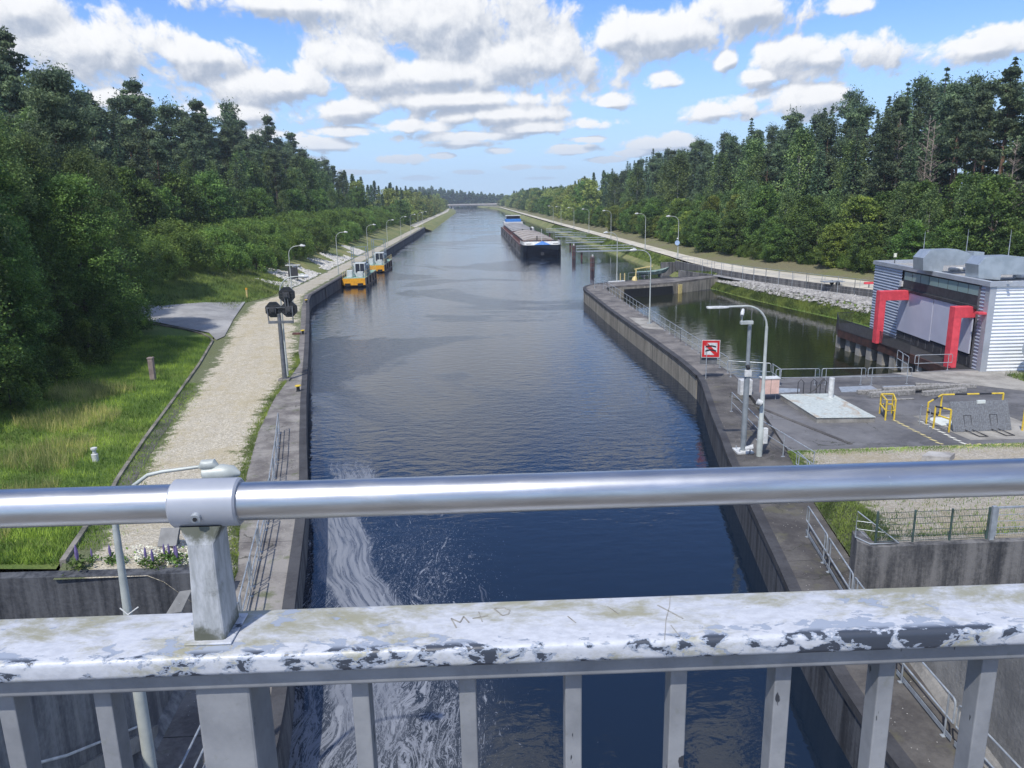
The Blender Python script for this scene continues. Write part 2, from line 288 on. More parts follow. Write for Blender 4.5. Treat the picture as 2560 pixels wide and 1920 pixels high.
def white_rail_mat():
    # old white paint, flaked to grey undercoat and bare metal along the front edge, algae on top
    m, t, b, v, out = base_mat('peeling_white')
    uvn = t.n('ShaderNodeUVMap'); s = t.n('ShaderNodeSeparateXYZ'); t.l(v, s.inputs[0])
    X, Y, Z = s.outputs
    vv = t.vm('MULTIPLY', v, (1.0, 1.8, 1.8))
    n1 = t.noise(vv, 25, 8, 0.62, 0.35); n2 = t.noise(v, 2.6, 3, 0.5); n3 = t.noise(vv, 40, 6, 0.7); n4 = t.noise(vv, 5, 9, 0.74, 0.3)
    # Y: 0 at front edge .. 0.145 at back
    near = t.m('SUBTRACT', 1.0, t.ss(t.m('ABSOLUTE', t.m('SUBTRACT', Y, 0.012)), 0.0, 0.05))
    fl = t.m('ADD', t.m('MULTIPLY', n1, 1.0), t.m('MULTIPLY', near, 0.16)); fl = t.m('ADD', fl, t.m('MULTIPLY', t.m('SUBTRACT', n2, 0.5), 0.75))
    under = t.ss(fl, 0.662, 0.668); bare = t.m('MULTIPLY', t.ss(fl, 0.705, 0.712), t.ss(Y, 0.022, 0.006))
    dirt = t.ss(t.m('ADD', n4, t.m('MULTIPLY', t.ss(Y, 0.02, 0.145), 0.10)), 0.49, 0.66)
    white = t.mix(t.ss(n3, 0.3, 0.7), (0.42, 0.44, 0.48, 1), (0.55, 0.57, 0.61, 1))
    col = t.mix(t.m('MULTIPLY', dirt, 0.8), white, (0.25, 0.235, 0.12, 1))
    col = t.mix(t.m('MULTIPLY', t.ss(n3, 0.62, 0.7), 0.5), col, (0.22, 0.21, 0.17, 1))
    col = t.mix(under, col, (0.30, 0.34, 0.41, 1)); col = t.mix(bare, col, (0.045, 0.055, 0.075, 1))
    t.l(col, b.inputs['Base Color']); b.inputs['Roughness'].default_value = 0.42
    bump(t, b, t.m('ADD', t.m('MULTIPLY', t.m('SUBTRACT', 1.0, under), 0.6), t.m('MULTIPLY', n3, 0.25)), 0.6, 0.002)
    m, t, b, v, out = base_mat('rail_grey')
    n1 = t.noise(v, 9, 6, 0.65); n3 = t.noise(v, 45, 4, 0.6); n5 = t.noise(t.vm('MULTIPLY', v, (3, 3, 1)), 16, 3, 0.5)
    col = t.mix(t.ss(n1, 0.3, 0.7), (0.19, 0.20, 0.215, 1), (0.28, 0.29, 0.305, 1))
    col = t.mix(t.ss(n5, 0.70, 0.72), col, (0.035, 0.04, 0.05, 1))
    col = t.mix(t.m('MULTIPLY', t.ss(n3, 0.60, 0.75), 0.25), col, (0.12, 0.13, 0.08, 1))
    t.l(col, b.inputs['Base Color']); b.inputs['Roughness'].default_value = 0.45
    bump(t, b, n3, 0.15, 0.002)
    m, t, b, v, out = base_mat('post_grey')
    s = t.n('ShaderNodeSeparateXYZ'); t.l(v, s.inputs[0])
    n1 = t.noise(v, 22, 6, 0.7); n3 = t.noise(t.vm('MULTIPLY', v, (1, 1, 0.25)), 60, 5, 0.7)
    zt = t.m('MULTIPLY', t.m('ADD', t.ss(s.outputs[2], 12.40, 12.345), t.ss(s.outputs[2], 12.49, 12.53)), 0.35)
    col = t.mix(t.ss(n3, 0.35, 0.65), (0.30, 0.315, 0.32, 1), (0.46, 0.475, 0.49, 1))
    col = t.mix(t.m('MULTIPLY', t.ss(t.m('ADD', n1, zt), 0.6, 0.85), 0.9), col, (0.07, 0.075, 0.045, 1))
    t.l(col, b.inputs['Base Color']); b.inputs['Roughness'].default_value = 0.5
    bump(t, b, n3, 0.2, 0.002)
    m, t, b, v, out = base_mat('tube_steel')
    drp = t.ss(t.noise(t.vm('MULTIPLY', v, (1, 1, .35)), 17, 4, .6), .70, .72); sm_ = t.ss(t.noise(t.vm('MULTIPLY', v, (.5, 2, 2)), 5, 7, .75, .5), .52, .68)
    n1 = t.noise(t.vm('MULTIPLY', v, (0.6, 6, 6)), 9, 5, 0.6); n2 = t.noise(v, 14, 5, 0.7)
    t.l(t.mix(drp, t.mix(t.m('MULTIPLY', sm_, .45), t.mix(t.ss(n1, 0.35, 0.65), (0.47, 0.48, 0.49, 1), (0.60, 0.61, 0.62, 1)), (0.27, 0.265, 0.25, 1)), (0.62, 0.62, 0.60, 1)), b.inputs['Base Color'])
    b.inputs['Metallic'].default_value = 1.0; t.l(t.m('ADD', t.m('ADD', t.m('MULTIPLY', n2, 0.16), 0.27), t.m('MULTIPLY', sm_, .18)), b.inputs['Roughness'])
white_rail_mat()
plain('sleeve_grey', (0.40, 0.42, 0.46), (0.34, 0.36, 0.40), 6, 0.42, 0.2)
def water_mat():
    m, t, b, v, out = base_mat('canal_water')
    s = t.n('ShaderNodeSeparateXYZ'); t.l(v, s.inputs[0]); X, Y, Z = s.outputs
    big = t.noise(t.vm('MULTIPLY', v, (0.030, 0.030, 1)), 1.0, 7, 0.6, 0.6)
    ruf = t.ss(big, 0.515, 0.55)                       # wind-ruffled patches
    basin = t.m('MULTIPLY', t.m('GREATER_THAN', X, 16.2), t.m('LESS_THAN', Y, 105.0)); shore = t.m('MULTIPLY', t.ss(X, 17, 26), t.ss(Y, 95, 112))
    calm = t.m('MAXIMUM', basin, t.m('MULTIPLY', shore, 0.8)); rg = t.m('MULTIPLY', t.m('SUBTRACT', 1.0, calm), t.ss(Y, 30, 60))
    ruf = t.m('MULTIPLY', ruf, rg)
    w1 = t.noise(t.vm('MULTIPLY', v, (0.8, 1.5, 1)), 1.25, 3, 0.5, 0.3)
    w2 = t.noise(t.vm('MULTIPLY', v, (0.9, 1.3, 1)), 4.6, 3, 0.55)
    amp = t.m('ADD', 0.35, t.m('MULTIPLY', t.ss(Y, 18, 45), 0.65))
    amp = t.m('MULTIPLY', amp, t.m('SUBTRACT', 1.0, t.m('MULTIPLY', calm, 0.72)))
    h = t.m('ADD', t.m('MULTIPLY', w1, 0.032), t.m('MULTIPLY', t.m('MULTIPLY', w2, t.m('ADD', 0.45, t.m('MULTIPLY', ruf, 1.7))), 0.013))
    h = t.m('MULTIPLY', h, t.m('MULTIPLY', amp, t.m('SUBTRACT', 1.0, t.m('MULTIPLY', t.ss(Y, 70, 260), 0.45))))
    bn = t.n('ShaderNodeBump'); t.l(h, bn.inputs['Height']); bn.inputs['Strength'].default_value = 1.0; bn.inputs['Distance'].default_value = 1.0
    t.l(bn.outputs[0], b.inputs['Normal'])
    # foam: advected streaks along the left wall
    wv = t.noise(t.vm('MULTIPLY', v, (0.30, 0.16, 1)), 1.0, 3, 0.5, 0.0, 'Color')
    warp = t.vm('ADD', t.vm('MULTIPLY', v, (1, 0.16, 1)), t.vm('MULTIPLY', wv, (3.2, 0.9, 0)))
    st = t.noise(warp, 1.5, 6, 0.62, 1.1)
    fi = t.noise(warp, 8.0, 5, 0.7, 0.8)
    fine = t.noise(t.vm('MULTIPLY', v, (1.0, 0.5, 1)), 13.0, 4, 0.75, 1.0)
    # main stream centre line x_c(y)
    wob = t.m('MULTIPLY', t.m('SUBTRACT', t.noise(t.vm('MULTIPLY', v, (0, 0.22, 0)), 1.0, 2, 0.5), 0.5), 2.0)
    xc = t.m('ADD', t.m('ADD', -3.15, t.m('MULTIPLY', t.ss(Y, 20, 32), -3.2)), wob)
    dx = t.m('ABSOLUTE', t.m('SUBTRACT', X, xc))
    lines = t.noise(t.comb(t.m('MULTIPLY', t.m('SUBTRACT', X, xc), 5.5), t.m('MULTIPLY', Y, 0.35), 0.0), 1.0, 5, 0.65, 0.7)
    ragged = t.m('MULTIPLY', t.m('SUBTRACT', fi, 0.5), 0.9)
    stream = t.m('MULTIPLY', t.m('SUBTRACT', 1.0, t.ss(t.m('ADD', dx, ragged), 0.80, 1.15)), t.m('MULTIPLY', t.ss(t.m('ADD', Y, t.m('MULTIPLY', ragged, 9.0)), 39, 34), t.ss(Y, 15, 20)))
    zone = t.m('MULTIPLY', t.ss(X, 1.2, -2.6), t.ss(Y, 37, 21))
    zone = t.m('MULTIPLY', zone, t.m('ADD', 0.42, t.m('MULTIPLY', t.ss(Y, 23, 16), 0.58)))
    f = t.m('ADD', t.m('MULTIPLY', st, 0.45), t.m('MULTIPLY', fi, 0.55))
    rid = t.m('SUBTRACT', 1.0, t.m('MULTIPLY', t.m('ABSOLUTE', t.m('SUBTRACT', st, 0.5)), 2.0))
    rid2 = t.m('SUBTRACT', 1.0, t.m('MULTIPLY', t.m('ABSOLUTE', t.m('SUBTRACT', fi, 0.5)), 2.0))
    thr = t.m('SUBTRACT', 1.0, t.m('MULTIPLY', zone, 0.055))
    foam = t.m('MAXIMUM', t.ss(rid, thr, t.m('ADD', thr, 0.025)), t.ss(rid2, thr, t.m('ADD', thr, 0.025)))
    blot = t.ss(t.m('ADD', f, t.m('MULTIPLY', zone, 0.075)), 0.58, 0.64)
    foam = t.m('MULTIPLY', t.m('MAXIMUM', t.m('MULTIPLY', foam, 0.75), blot), t.ss(zone, 0.02, 0.25))
    s2 = t.m('MULTIPLY', stream, t.m('ADD', 0.34, t.m('MULTIPLY', t.ss(lines, 0.38, 0.58), 0.60)))
    foam = t.m('MAXIMUM', foam, s2)
    specks = t.m('MULTIPLY', t.ss(t.m('ADD', fine, t.m('MULTIPLY', t.ss(X, 2.5, -2.0), 0.10)), 0.69, 0.72), t.m('MULTIPLY', t.ss(X, 3.5, 0.0), t.ss(Y, 34, 24)))
    foam = t.m('MAXIMUM', foam, t.m('MULTIPLY', specks, 0.85))
    foam = t.m('MULTIPLY', foam, t.m('GREATER_THAN', X, -9.5))
    muddy = t.m('MULTIPLY', t.m('MULTIPLY', t.ss(X, 1.5, -1.5), t.ss(Y, 22, 15)), 0.45)
    deep = t.mix(basin, (0.008, 0.015, 0.028, 1), (0.016, 0.019, 0.010, 1))
    deep = t.mix(muddy, deep, (0.085, 0.087, 0.082, 1))
    t.l(t.mix(t.m('MULTIPLY', foam, 0.75), deep, (0.29, 0.31, 0.35, 1)), b.inputs['Base Color'])
    t.l(t.m('ADD', t.m('ADD', 0.03, t.m('MULTIPLY', ruf, 0.10)), t.m('MULTIPLY', foam, 0.5)), b.inputs['Roughness'])
    b.inputs['IOR'].default_value = 1.5
water_mat()

# ------------------------------------------------------------------ mesh helpers
class MB:
    def __init__(s): s.v = []; s.f = []; s.uv = []
    def add(s, vs, fs):
        o = len(s.v); s.v += [tuple(map(float, p)) for p in vs]; s.f += [tuple(i+o for i in q) for q in fs]; return s
    def box(s, x0, x1, y0, y1, z0, z1):
        return s.add([(x0, y0, z0), (x1, y0, z0), (x1, y1, z0), (x0, y1, z0), (x0, y0, z1), (x1, y0, z1), (x1, y1, z1), (x0, y1, z1)],
                     [(3, 2, 1, 0), (4, 5, 6, 7), (0, 1, 5, 4), (1, 2, 6, 5), (2, 3, 7, 6), (3, 0, 4, 7)])
    def obox(s, c, ax, ay, az, hx, hy, hz):
        c, ax, ay, az = map(lambda q: np.array(q, float), (c, ax, ay, az))
        vs = [c+ax*hx*i+ay*hy*j+az*hz*k for k in (-1, 1) for j in (-1, 1) for i in (-1, 1)]
        return s.add(vs, [(0, 2, 3, 1), (4, 5, 7, 6), (0, 1, 5, 4), (1, 3, 7, 5), (3, 2, 6, 7), (2, 0, 4, 6)])
    def bar(s, a, b, w, h):      # rectangular bar from a to b
        a = np.array(a, float); b = np.array(b, float); d = b-a; L = np.linalg.norm(d); d /= L
        up = np.array([0, 0, 1.0]) if abs(d[2]) < 0.95 else np.array([0, 1.0, 0])
        x = np.cross(d, up); x /= np.linalg.norm(x); y = np.cross(x, d)
        return s.obox((a+b)/2, d, x, y, L/2, w/2, h/2)
    def tube(s, pts, rad, n=8, cap=True):
        pts = [np.array(p, float) for p in pts]; m = len(pts)
        if not hasattr(rad, '__len__'): rad = [rad]*m
        o = len(s.v); prev = None
        for i, p in enumerate(pts):
            d = (pts[min(i+1, m-1)]-pts[max(i-1, 0)]); d = d/(np.linalg.norm(d)+1e-9)
            if prev is None:
                up = np.array([0, 0, 1.0]) if abs(d[2]) < 0.9 else np.array([1.0, 0, 0]); x = np.cross(d, up)
            else: x = prev-d*(prev@d)
            x /= (np.linalg.norm(x)+1e-9); prev = x; y = np.cross(d, x)
            for k in range(n):
                a = 2*math.pi*k/n; s.v.append(tuple(p+(x*math.cos(a)+y*math.sin(a))*rad[i]))
        for i in range(m-1):
            for k in range(n):
                k2 = (k+1) % n; s.f.append((o+i*n+k, o+i*n+k2, o+(i+1)*n+k2, o+(i+1)*n+k))
        if cap: s.f.append(tuple(o+k for k in range(n))[::-1]); s.f.append(tuple(o+(m-1)*n+k for k in range(n)))
        return s
    def prism(s, poly, z0, z1):
        n = len(poly); zt = z1 if hasattr(z1, '__len__') else [z1]*n; zb = z0 if hasattr(z0, '__len__') else [z0]*n
        vs = [(p[0], p[1], zb[i]) for i, p in enumerate(poly)]+[(p[0], p[1], zt[i]) for i, p in enumerate(poly)]
        return s.add(vs, [tuple(range(n))[::-1], tuple(range(n, 2*n))]+[(i, (i+1) % n, n+(i+1) % n, n+i) for i in range(n)])
    def quad(s, a, b, c, d): return s.add([a, b, c, d], [(0, 1, 2, 3)])
    def build(s, name, mat, parent=None, smooth=False, bev=0.0):
        me = bpy.data.meshes.new(name)
        off = Vector(parent.get('_o', (0, 0, 0))) if parent is not None else Vector((0, 0, 0))
        me.from_pydata([(p[0]-off[0], p[1]-off[1], p[2]-off[2]) for p in s.v], [], s.f)
        bm = bmesh.new(); bm.from_mesh(me); bmesh.ops.recalc_face_normals(bm, faces=bm.faces); bm.to_mesh(me); bm.free()
        return link(name, me, mat, parent, smooth, bev)
def link(name, me, mat, parent=None, smooth=False, bev=0.0):
    o = bpy.data.objects.new(name, me); C.objects.link(o); me.materials.append(MATS[mat])
    if smooth:
        me.polygons.foreach_set('use_smooth', [True]*len(me.polygons))
        try: me.set_sharp_from_angle(angle=R(42))
        except Exception: pass
    if bev: bb = o.modifiers.new('bevel', 'BEVEL'); bb.width = bev; bb.segments = 2; bb.limit_method = 'ANGLE'
    if parent is not None: o.parent = parent; 
    if parent is not None and parent.type == 'MESH': o['_o'] = parent.get('_o', (0, 0, 0))
    return o
def thing(name, label, cat, loc=(0, 0, 0), rz=0.0, group=None):
    o = bpy.data.objects.new(name, None); C.objects.link(o); o.location = loc; o.rotation_euler = (0, 0, rz); o.empty_display_size = 0.1
    o['label'] = label; o['category'] = cat; o['_o'] = tuple(map(float, loc))
    if group: o['group'] = group
    return o
def tag(o, label, cat, group=None):
    o['label'] = label; o['category'] = cat
    if group: o['group'] = group
    return o
def struct(o, kind='structure'): o['kind'] = kind; return o
def local(e):                       # build children in local coordinates
    e['_o'] = (0.0, 0.0, 0.0); return e
def dup(root, loc, rz, label=None, group=None, scale=None):
    r = root.copy(); C.objects.link(r); r.location = loc; r.rotation_euler = (0, 0, rz)
    if scale is not None: r.scale = scale
    if label: r['label'] = label
    if group: r['group'] = group
    for ch in list(root.children):
        c = ch.copy(); C.objects.link(c); c.parent = r
        for g in ch.children: d = g.copy(); C.objects.link(d); d.parent = c
    return r
def strip(name, fL, fR, ys, z, mat, nx=6, kind='structure', uvx=None):
    vs = []; fs = []; uvs = []
    for y in ys:
        a, b = fL(y), fR(y)
        for i in range(nx+1):
            x = a+(b-a)*i/nx; vs.append((x, y, z(x, y) if callable(z) else z)); uvs.append((uvx(i/nx) if uvx else i/nx, y*0.1))
    for j in range(len(ys)-1):
        for i in range(nx): k = j*(nx+1)+i; fs.append((k, k+1, k+nx+2, k+nx+1))
    me = bpy.data.meshes.new(name); me.from_pydata(vs, [], fs)
    uvl = me.uv_layers.new(name='UVMap')
    for li, l in enumerate(me.loops): uvl.data[li].uv = uvs[l.vertex_index]
    bm = bmesh.new(); bm.from_mesh(me)
    if bm.faces and sum(f.normal.z for f in bm.faces) < 0: bmesh.ops.reverse_faces(bm, faces=bm.faces)
    bm.to_mesh(me); bm.free()
    o = link(name, me, mat, None, True)
    if kind: struct(o, kind)
    return o
def interp(pts):
    ys = [p[0] for p in pts]; xs = [p[1] for p in pts]
    return lambda y: float(np.interp(y, ys, xs))
def sm(x, a, b):
    t = min(1, max(0, (x-a)/(b-a))); return t*t*(3-2*t)

# ------------------------------------------------------------------ SETTING: water and land
me = MB().add([(-400, -40, 0), (500, -40, 0), (500, 1500, 0), (-400, 1500, 0)], [(0, 1, 2, 3)]).build('water', 'canal_water'); struct(me)
YS = lambda a, b, s: list(np.arange(a, b, s))+[b]
WL = interp([(-8, -4.2), (14, -4.5), (16.5, -4.8), (20.4, -5.5), (26.6, -6.5), (31, -7.3), (37, -8.6), (44.7, -10.2), (52.8, -11.8), (61, -13.4), (70, -15.2), (79, -17.0), (86.3, -18.5), (92, -19.7), (95, -20.2), (98.3, -20.7), (340, -20.6)])
WK = interp([(-8, -7.0), (14, -7.2), (17, -7.45), (22.7, -7.8), (26, -8.7), (31.4, -10.0), (38.2, -11.3), (45, -12.2), (55.6, -12.9), (60, -14.0), (70, -16.0), (86, -19.3), (98, -21.5), (340, -21.4)])
KB = interp([(17, -11.2), (20.9, -12.1), (22.8, -12.6), (31.7, -15.5), (37.9, -16.8), (45.8, -18.3), (56, -20.3), (66.3, -22.6), (70, -23.6), (80, -25.6), (92.2, -27.2), (97.6, -25.6), (110, -25.1), (340, -24.8)])
def ramp(y): return 1.4*sm(32-y, 0, 11.5)
def zleft(x, y):
    d = KB(y)-x
    z = 1.58+ramp(y)
    if d > 0:
        if y < 92: sl = 0.055
        else: sl = 0.055
        e = sm(y, 82, 96)
        z += min(d, 30)*0.05*(1-e)+e*(min(d, 11)*0.34+max(0, min(d-11, 40))*0.05)
    return z
ysn = YS(-8, 100, 2.0); ysf = YS(100, 340, 8)
strip('canal_bank_walkway', lambda y: WK(y), lambda y: WL(y)-0.36, YS(-8, 62, 1.5), 1.6, 'walkway', 3).name = 'walkway'
strip('quay_edge_strip', lambda y: WK(y), lambda y: WL(y)-0.36, YS(62, 100, 2)+YS(108, 340, 8), 1.6, 'pier_deck', 2).name = 'quay_pavement'
def zg(x, y):
    d = WK(y)-x
    return 1.604+ramp(y)*min(1, max(0, d)/1.5)
strip('gravel_path', KB, WK, YS(20, 100, 1.0), zg, 'gravel', 10, uvx=lambda t: abs(t-0.52)*2*(1 if t < .52 else .8))
strip('gravel_quay', KB, WK, YS(100, 340, 8), 1.604, 'gravel_far', 4, uvx=lambda t: abs(t-0.5)*2)
strip('grass_slope', lambda y: KB(y)-34, lambda y: KB(y)-0.12, YS(20.7, 100, 2.0), zleft, 'grass_ground', 20)
strip('embankment', lambda y: KB(y)-40, lambda y: KB(y), YS(100, 340, 6), zleft, 'bank_grass', 24)
def zfl(x, y):
    xe = KB(min(y, 340))-36; return 1.4+3.6*sm(y, 80, 100)+min(60, max(0, xe-x))*0.04+(1.0 if y < 90 else 0)
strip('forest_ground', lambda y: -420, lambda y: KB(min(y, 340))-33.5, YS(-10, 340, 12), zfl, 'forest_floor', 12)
# far left natural bank: grass margin, tow path, field edge
SL = interp([(340, -18.0), (480, -18.0), (760, -17.0), (1000, -22), (1500, -60)])
strip('grass_bank', lambda y: SL(y)-7, lambda y: SL(y)+1.5, YS(338, 1500, 30), lambda x, y: -0.4+1.9*min(1, (SL(y)+1.5-x)/5.0), 'bank_grass', 6)
strip('tow_path', lambda y: SL(y)-11.5, lambda y: SL(y)-6.9, YS(338, 1500, 30), 1.62, 'track', 2)
strip('forest_ground', lambda y: -600, lambda y: SL(y)-11, YS(338, 1500, 60), lambda x, y: 1.55+min(6, max(0, SL(y)-13-x)*0.15), 'bank_grass', 10)
# access road from the left
ro = MB(); rp = [P(328, 706)[:2], P(452, 721)[:2], P(467, 736)[:2], P(485, 728)[:2], P(505, 690)[:2], P(530, 654)[:2], P(440, 668)[:2], P(346, 678)[:2], (-42, 83), (-60, 86), (-60, 78), (-42, 76.5)]
ro.add([(p[0], p[1], zleft(p[0], p[1])+0.10+0.03*max(0, -26-p[0])) for p in rp], [tuple(range(len(rp)))])
struct(ro.build('access_road', 'road'))
# kerb along the lawn
kb = MB(); kp = [(KB(y), y) for y in YS(21, 66, 1.5)]+[(-23.3, 67.6), (-24.6, 69.6), (-27, 72), (-31.5, 75)]
for a, b in zip(kp[:-1], kp[1:]):
    za = zleft(a[0]-.05, a[1])+0.03; zb = zleft(b[0]-.05, b[1])+0.03
    kb.bar((a[0], a[1], za), (b[0], b[1], zb), 0.16, 0.22)
struct(kb.build('kerb', 'kerb'))
# left drain channel beside kerb
strip('drain_channel', lambda y: KB(y)+0.10, lambda y: KB(y)+0.75, YS(30, 48, 1.5), lambda x, y: zg(x, y)+0.012, 'walkway_dark', 2)

# right-hand land
WR = interp([(-8, 8.1), (14.1, 8.3), (16.3, 8.45), (20.1, 8.95), (21.4, 9.2), (32, 11.0), (34.9, 11.6), (38.6, 12.3), (42.8, 13.2), (46, 13.9), (48.4, 14.25), (53, 14.35), (62, 14.2), (70, 14.0), (80, 13.8), (95, 13.8)])
# near walkway
strip('walkway', lambda y: WR(y)+0.36, lambda y: float(np.interp(y, [-8, 12.8, 17, 20, 21.4, 27, 33, 48], [9.2, 10.1, 10.75, 11.3, 11.6, 12.6, 14.0, 16.6])), YS(-8, 48, 1.5), 1.6, 'walkway_dark', 3)
GR = lambda y: float(np.interp(y, [17, 20, 21.4, 27, 33], [10.75, 11.3, 11.6, 12.6, 14.0]))
def zr(x, y): return 1.604+1.35*sm(31-y, 0, 10)*min(1, max(0, x-GR(y))/0.5+0.05)
strip('gravel_yard', GR, lambda y: 46, YS(20.3, 32.6, 0.7), zr, 'gravel_yard', 40, uvx=lambda t: max(0, 1-t*14))
yard = [(14.0, 32.6), (46, 32.6), (80, 32.6), (80, 47.2), (30.6, 47.4), (29.2, 47.2), (27.4, 46.9), (18.4, 46.4), (16.6, 47.0), (16.6, 48), (15.6, 41)]
struct(MB().prism(yard, -2, 1.604).build('yard', 'asphalt'))
# patches of newer concrete and building apron
struct(MB().add([(26.6, 47.0, 1.615), (28.0, 44.6, 1.615), (31.5, 41.6, 1.615), (44, 38.5, 1.615), (60, 38.5, 1.615), (60, 46.2, 1.615), (31.5, 46.9, 1.615)], [tuple(range(7))]).build('apron', 'concrete_pad'))
# bank beyond the basin
SR = interp([(56, 41), (68, 39.2), (75.6, 38.6), (87.3, 36.2), (98.6, 34.4), (106, 33.8), (112, 32.4), (1000, 31.2), (1500, -5)])
RW = interp([(56, 57), (66, 51.5), (82.5, 43.6), (91.5, 40.5), (102.4, 37.0), (112.1, 34.9), (127.4, 33.1)])       # retaining wall line
RD = interp([(56, 57.5), (66, 52.0), (82.5, 44.0), (91.5, 40.9), (102.4, 37.4), (112.1, 35.4), (124, 34.9), (140, 35.2), (200, 35.2), (320, 34.5), (1000, 33.5), (1500, 0)])   # near edge of the road
RWI = interp([(60, 7.0), (100, 6.6), (118, 4.8), (140, 3.3), (1500, 3.1)])
def zbank(x, y):
    d = x-SR(y)
    if y < 109.2: return -0.5+min(2.1, max(0, d+0.8)*0.75)
    return -0.5+min(2.83, max(0, d+0.8)*0.72)
strip('rocky_bank', lambda y: SR(y)-1.2, lambda y: RW(y)-1.5, YS(56, 109, 1.0), zbank, 'grass_ground', 14)
strip('grass_bank', lambda y: SR(y)-1.2, lambda y: RD(y)+0.1, YS(110.6, 300, 3)+YS(320, 1500, 30), zbank, 'bank_grass', 10)
strip('service_road', RD, lambda y: RD(y)+RWI(y), YS(56, 140, 3)+YS(150, 1500, 20), 2.35, 'track', 2)
def zfr(x, y):
    d = x-RD(y)-RWI(y)
    return 2.34+max(0, min(d, 26))*0.16+max(0, min(d-26, 60))*0.10
strip('verge', lambda y: RD(y)+RWI(y)-0.02, lambda y: RD(y)+12, YS(40, 140, 4)+YS(150, 1500, 25), zfr, 'dry_verge', 6)
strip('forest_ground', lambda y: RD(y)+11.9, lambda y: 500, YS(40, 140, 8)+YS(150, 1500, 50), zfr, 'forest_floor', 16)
# lower paved strip between rocks and retaining wall
strip('pavement', lambda y: RW(y)-1.35, lambda y: RW(y)+0.1, YS(60, 112, 2), 1.64, 'road', 2)
# ground behind the building and far land
struct(MB().prism([(33.6, 47.21), (80, 47.21), (80, 66), (46, 66.5), (34.2, 62.5), (33.7, 52)], -1.5, 1.60).build('building_ground', 'grass_ground'))
struct(MB().prism([(46, 30), (400, 30), (400, 62), (80, 62), (80, 33)], -1, 1.5).build('ground', 'grass_ground'))
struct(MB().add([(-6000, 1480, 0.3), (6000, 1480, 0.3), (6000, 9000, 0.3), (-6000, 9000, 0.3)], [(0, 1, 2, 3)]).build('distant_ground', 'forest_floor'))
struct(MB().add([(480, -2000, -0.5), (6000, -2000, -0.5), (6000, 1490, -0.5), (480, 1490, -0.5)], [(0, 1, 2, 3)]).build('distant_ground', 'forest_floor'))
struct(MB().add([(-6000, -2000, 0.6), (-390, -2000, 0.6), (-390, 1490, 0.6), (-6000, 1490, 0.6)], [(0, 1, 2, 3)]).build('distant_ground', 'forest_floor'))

# ------------------------------------------------------------------ walls of the canal
def wall_run(name, label, fx, side, ys, face, w=0.36, joints=()):
    t = thing(name, label, 'canal wall')
    cp = MB(); wf = MB()
    for a, b in zip(ys[:-1], ys[1:]):
        xa, xb = fx(a), fx(b); s = side
        for (mb, i0, i1, z0, z1) in ((cp, 0.0, w, 1.38, 1.625), (wf, 0.05, w+0.2, -2.5, 1.379)):
            pa, qa, pb, qb = xa+s*i0, xa+s*i1, xb+s*i0, xb+s*i1
            mb.add([(pa, a, z0), (qa, a, z0), (qb, b, z0), (pb, b, z0), (pa, a, z1), (qa, a, z1), (qb, b, z1), (pb, b, z1)], [(4, 5, 6, 7), (0, 3, 7, 4), (1, 2, 6, 5)])
    for mb in (cp, wf):
        pass
    cp.build('coping', 'coping', t); wf.build('wall_face', face, t)
    for y in joints:
        x = fx(y); MB().box(min(x-0.02*side, x+0.3*side), max(x-0.02*side, x+0.3*side), y-0.22, y+0.22, -2, 1.37).build('ladder_recess_shade', 'black_paint', t)  # black box proud of the wall, painting the shade of a ladder recess
    return t
wall_run('quay_wall', 'long dark stained concrete quay wall on the left bank with a black coping', WL, -1, YS(-8, 100, 1.2)+YS(106, 340, 8), 'wall_dark', joints=(108, 134, 168, 202, 236, 270, 304))
MB().box(-24.8, -20.62, 339.9, 340.4, -2, 1.62).build('end_wall', 'wall_dark', [o for o in C.objects if o.name == 'quay_wall'][0])
wall_run('lock_wall', 'dark streaked concrete lock wall on the right, curving along the near walkway', WR, 1, YS(-8, 48, 1.0), 'wall_black')
# curved pier between the canal and the basin
outer = [(WR(y), y) for y in YS(48, 92, 2)]+[(13.75, 95), (13.8, 97.5), (14.1, 99.6), (14.9, 101.6), (16.3, 103.2), (18.4, 104.8), (21, 106.2), (24.5, 107.5), (28.5, 108.8), (34.4, 110.6)]
inner = [(34.6, 108.2), (33.3, 107.6), (30, 105.0), (26.7, 102.9), (22.5, 101.1), (18.8, 100.0), (17.3, 99.2), (16.75, 97.5), (16.6, 95), (16.6, 48)]
pier = thing('pier', 'curved concrete pier with a rounded tip between the canal and the dark basin', 'pier')
def inset(poly, d):
    n = len(poly); c = []
    for i in range(n):
        p = np.array(poly[i]); a = np.array(poly[i-1]); b = np.array(poly[(i+1) % n])
        e1 = (p-a)/(np.linalg.norm(p-a)+1e-9); e2 = (b-p)/(np.linalg.norm(b-p)+1e-9)
        nn = np.array([-(e1[1]+e2[1]), e1[0]+e2[0]]); nn = nn/(np.linalg.norm(nn)+1e-9); c.append(tuple(p-nn*d))
    return c
poly = outer+inner
MB().prism(poly, -2.5, 1.36).build('wall_face', 'pier_face', pier)
MB().prism(inset(poly, 0.03), 1.361, 1.60).build('deck', 'pier_deck', pier)
cp = MB()
for a, b in zip(outer[:-1], outer[1:]):
    a3 = np.array([*a]); b3 = np.array([*b]); d = (b3-a3)/np.linalg.norm(b3-a3); n = np.array([d[1], -d[0]])
    cp.add([(*(a3-n*.06), 1.40), (*(a3+n*.34), 1.40), (*(b3+n*.34), 1.40), (*(b3-n*.06), 1.40), (*(a3-n*.06), 1.63), (*(a3+n*.34), 1.63), (*(b3+n*.34), 1.63), (*(b3-n*.06), 1.63)], [(4, 5, 6, 7), (0, 3, 7, 4), (0, 1, 2, 3)])
cp.build('coping', 'coping', pier)
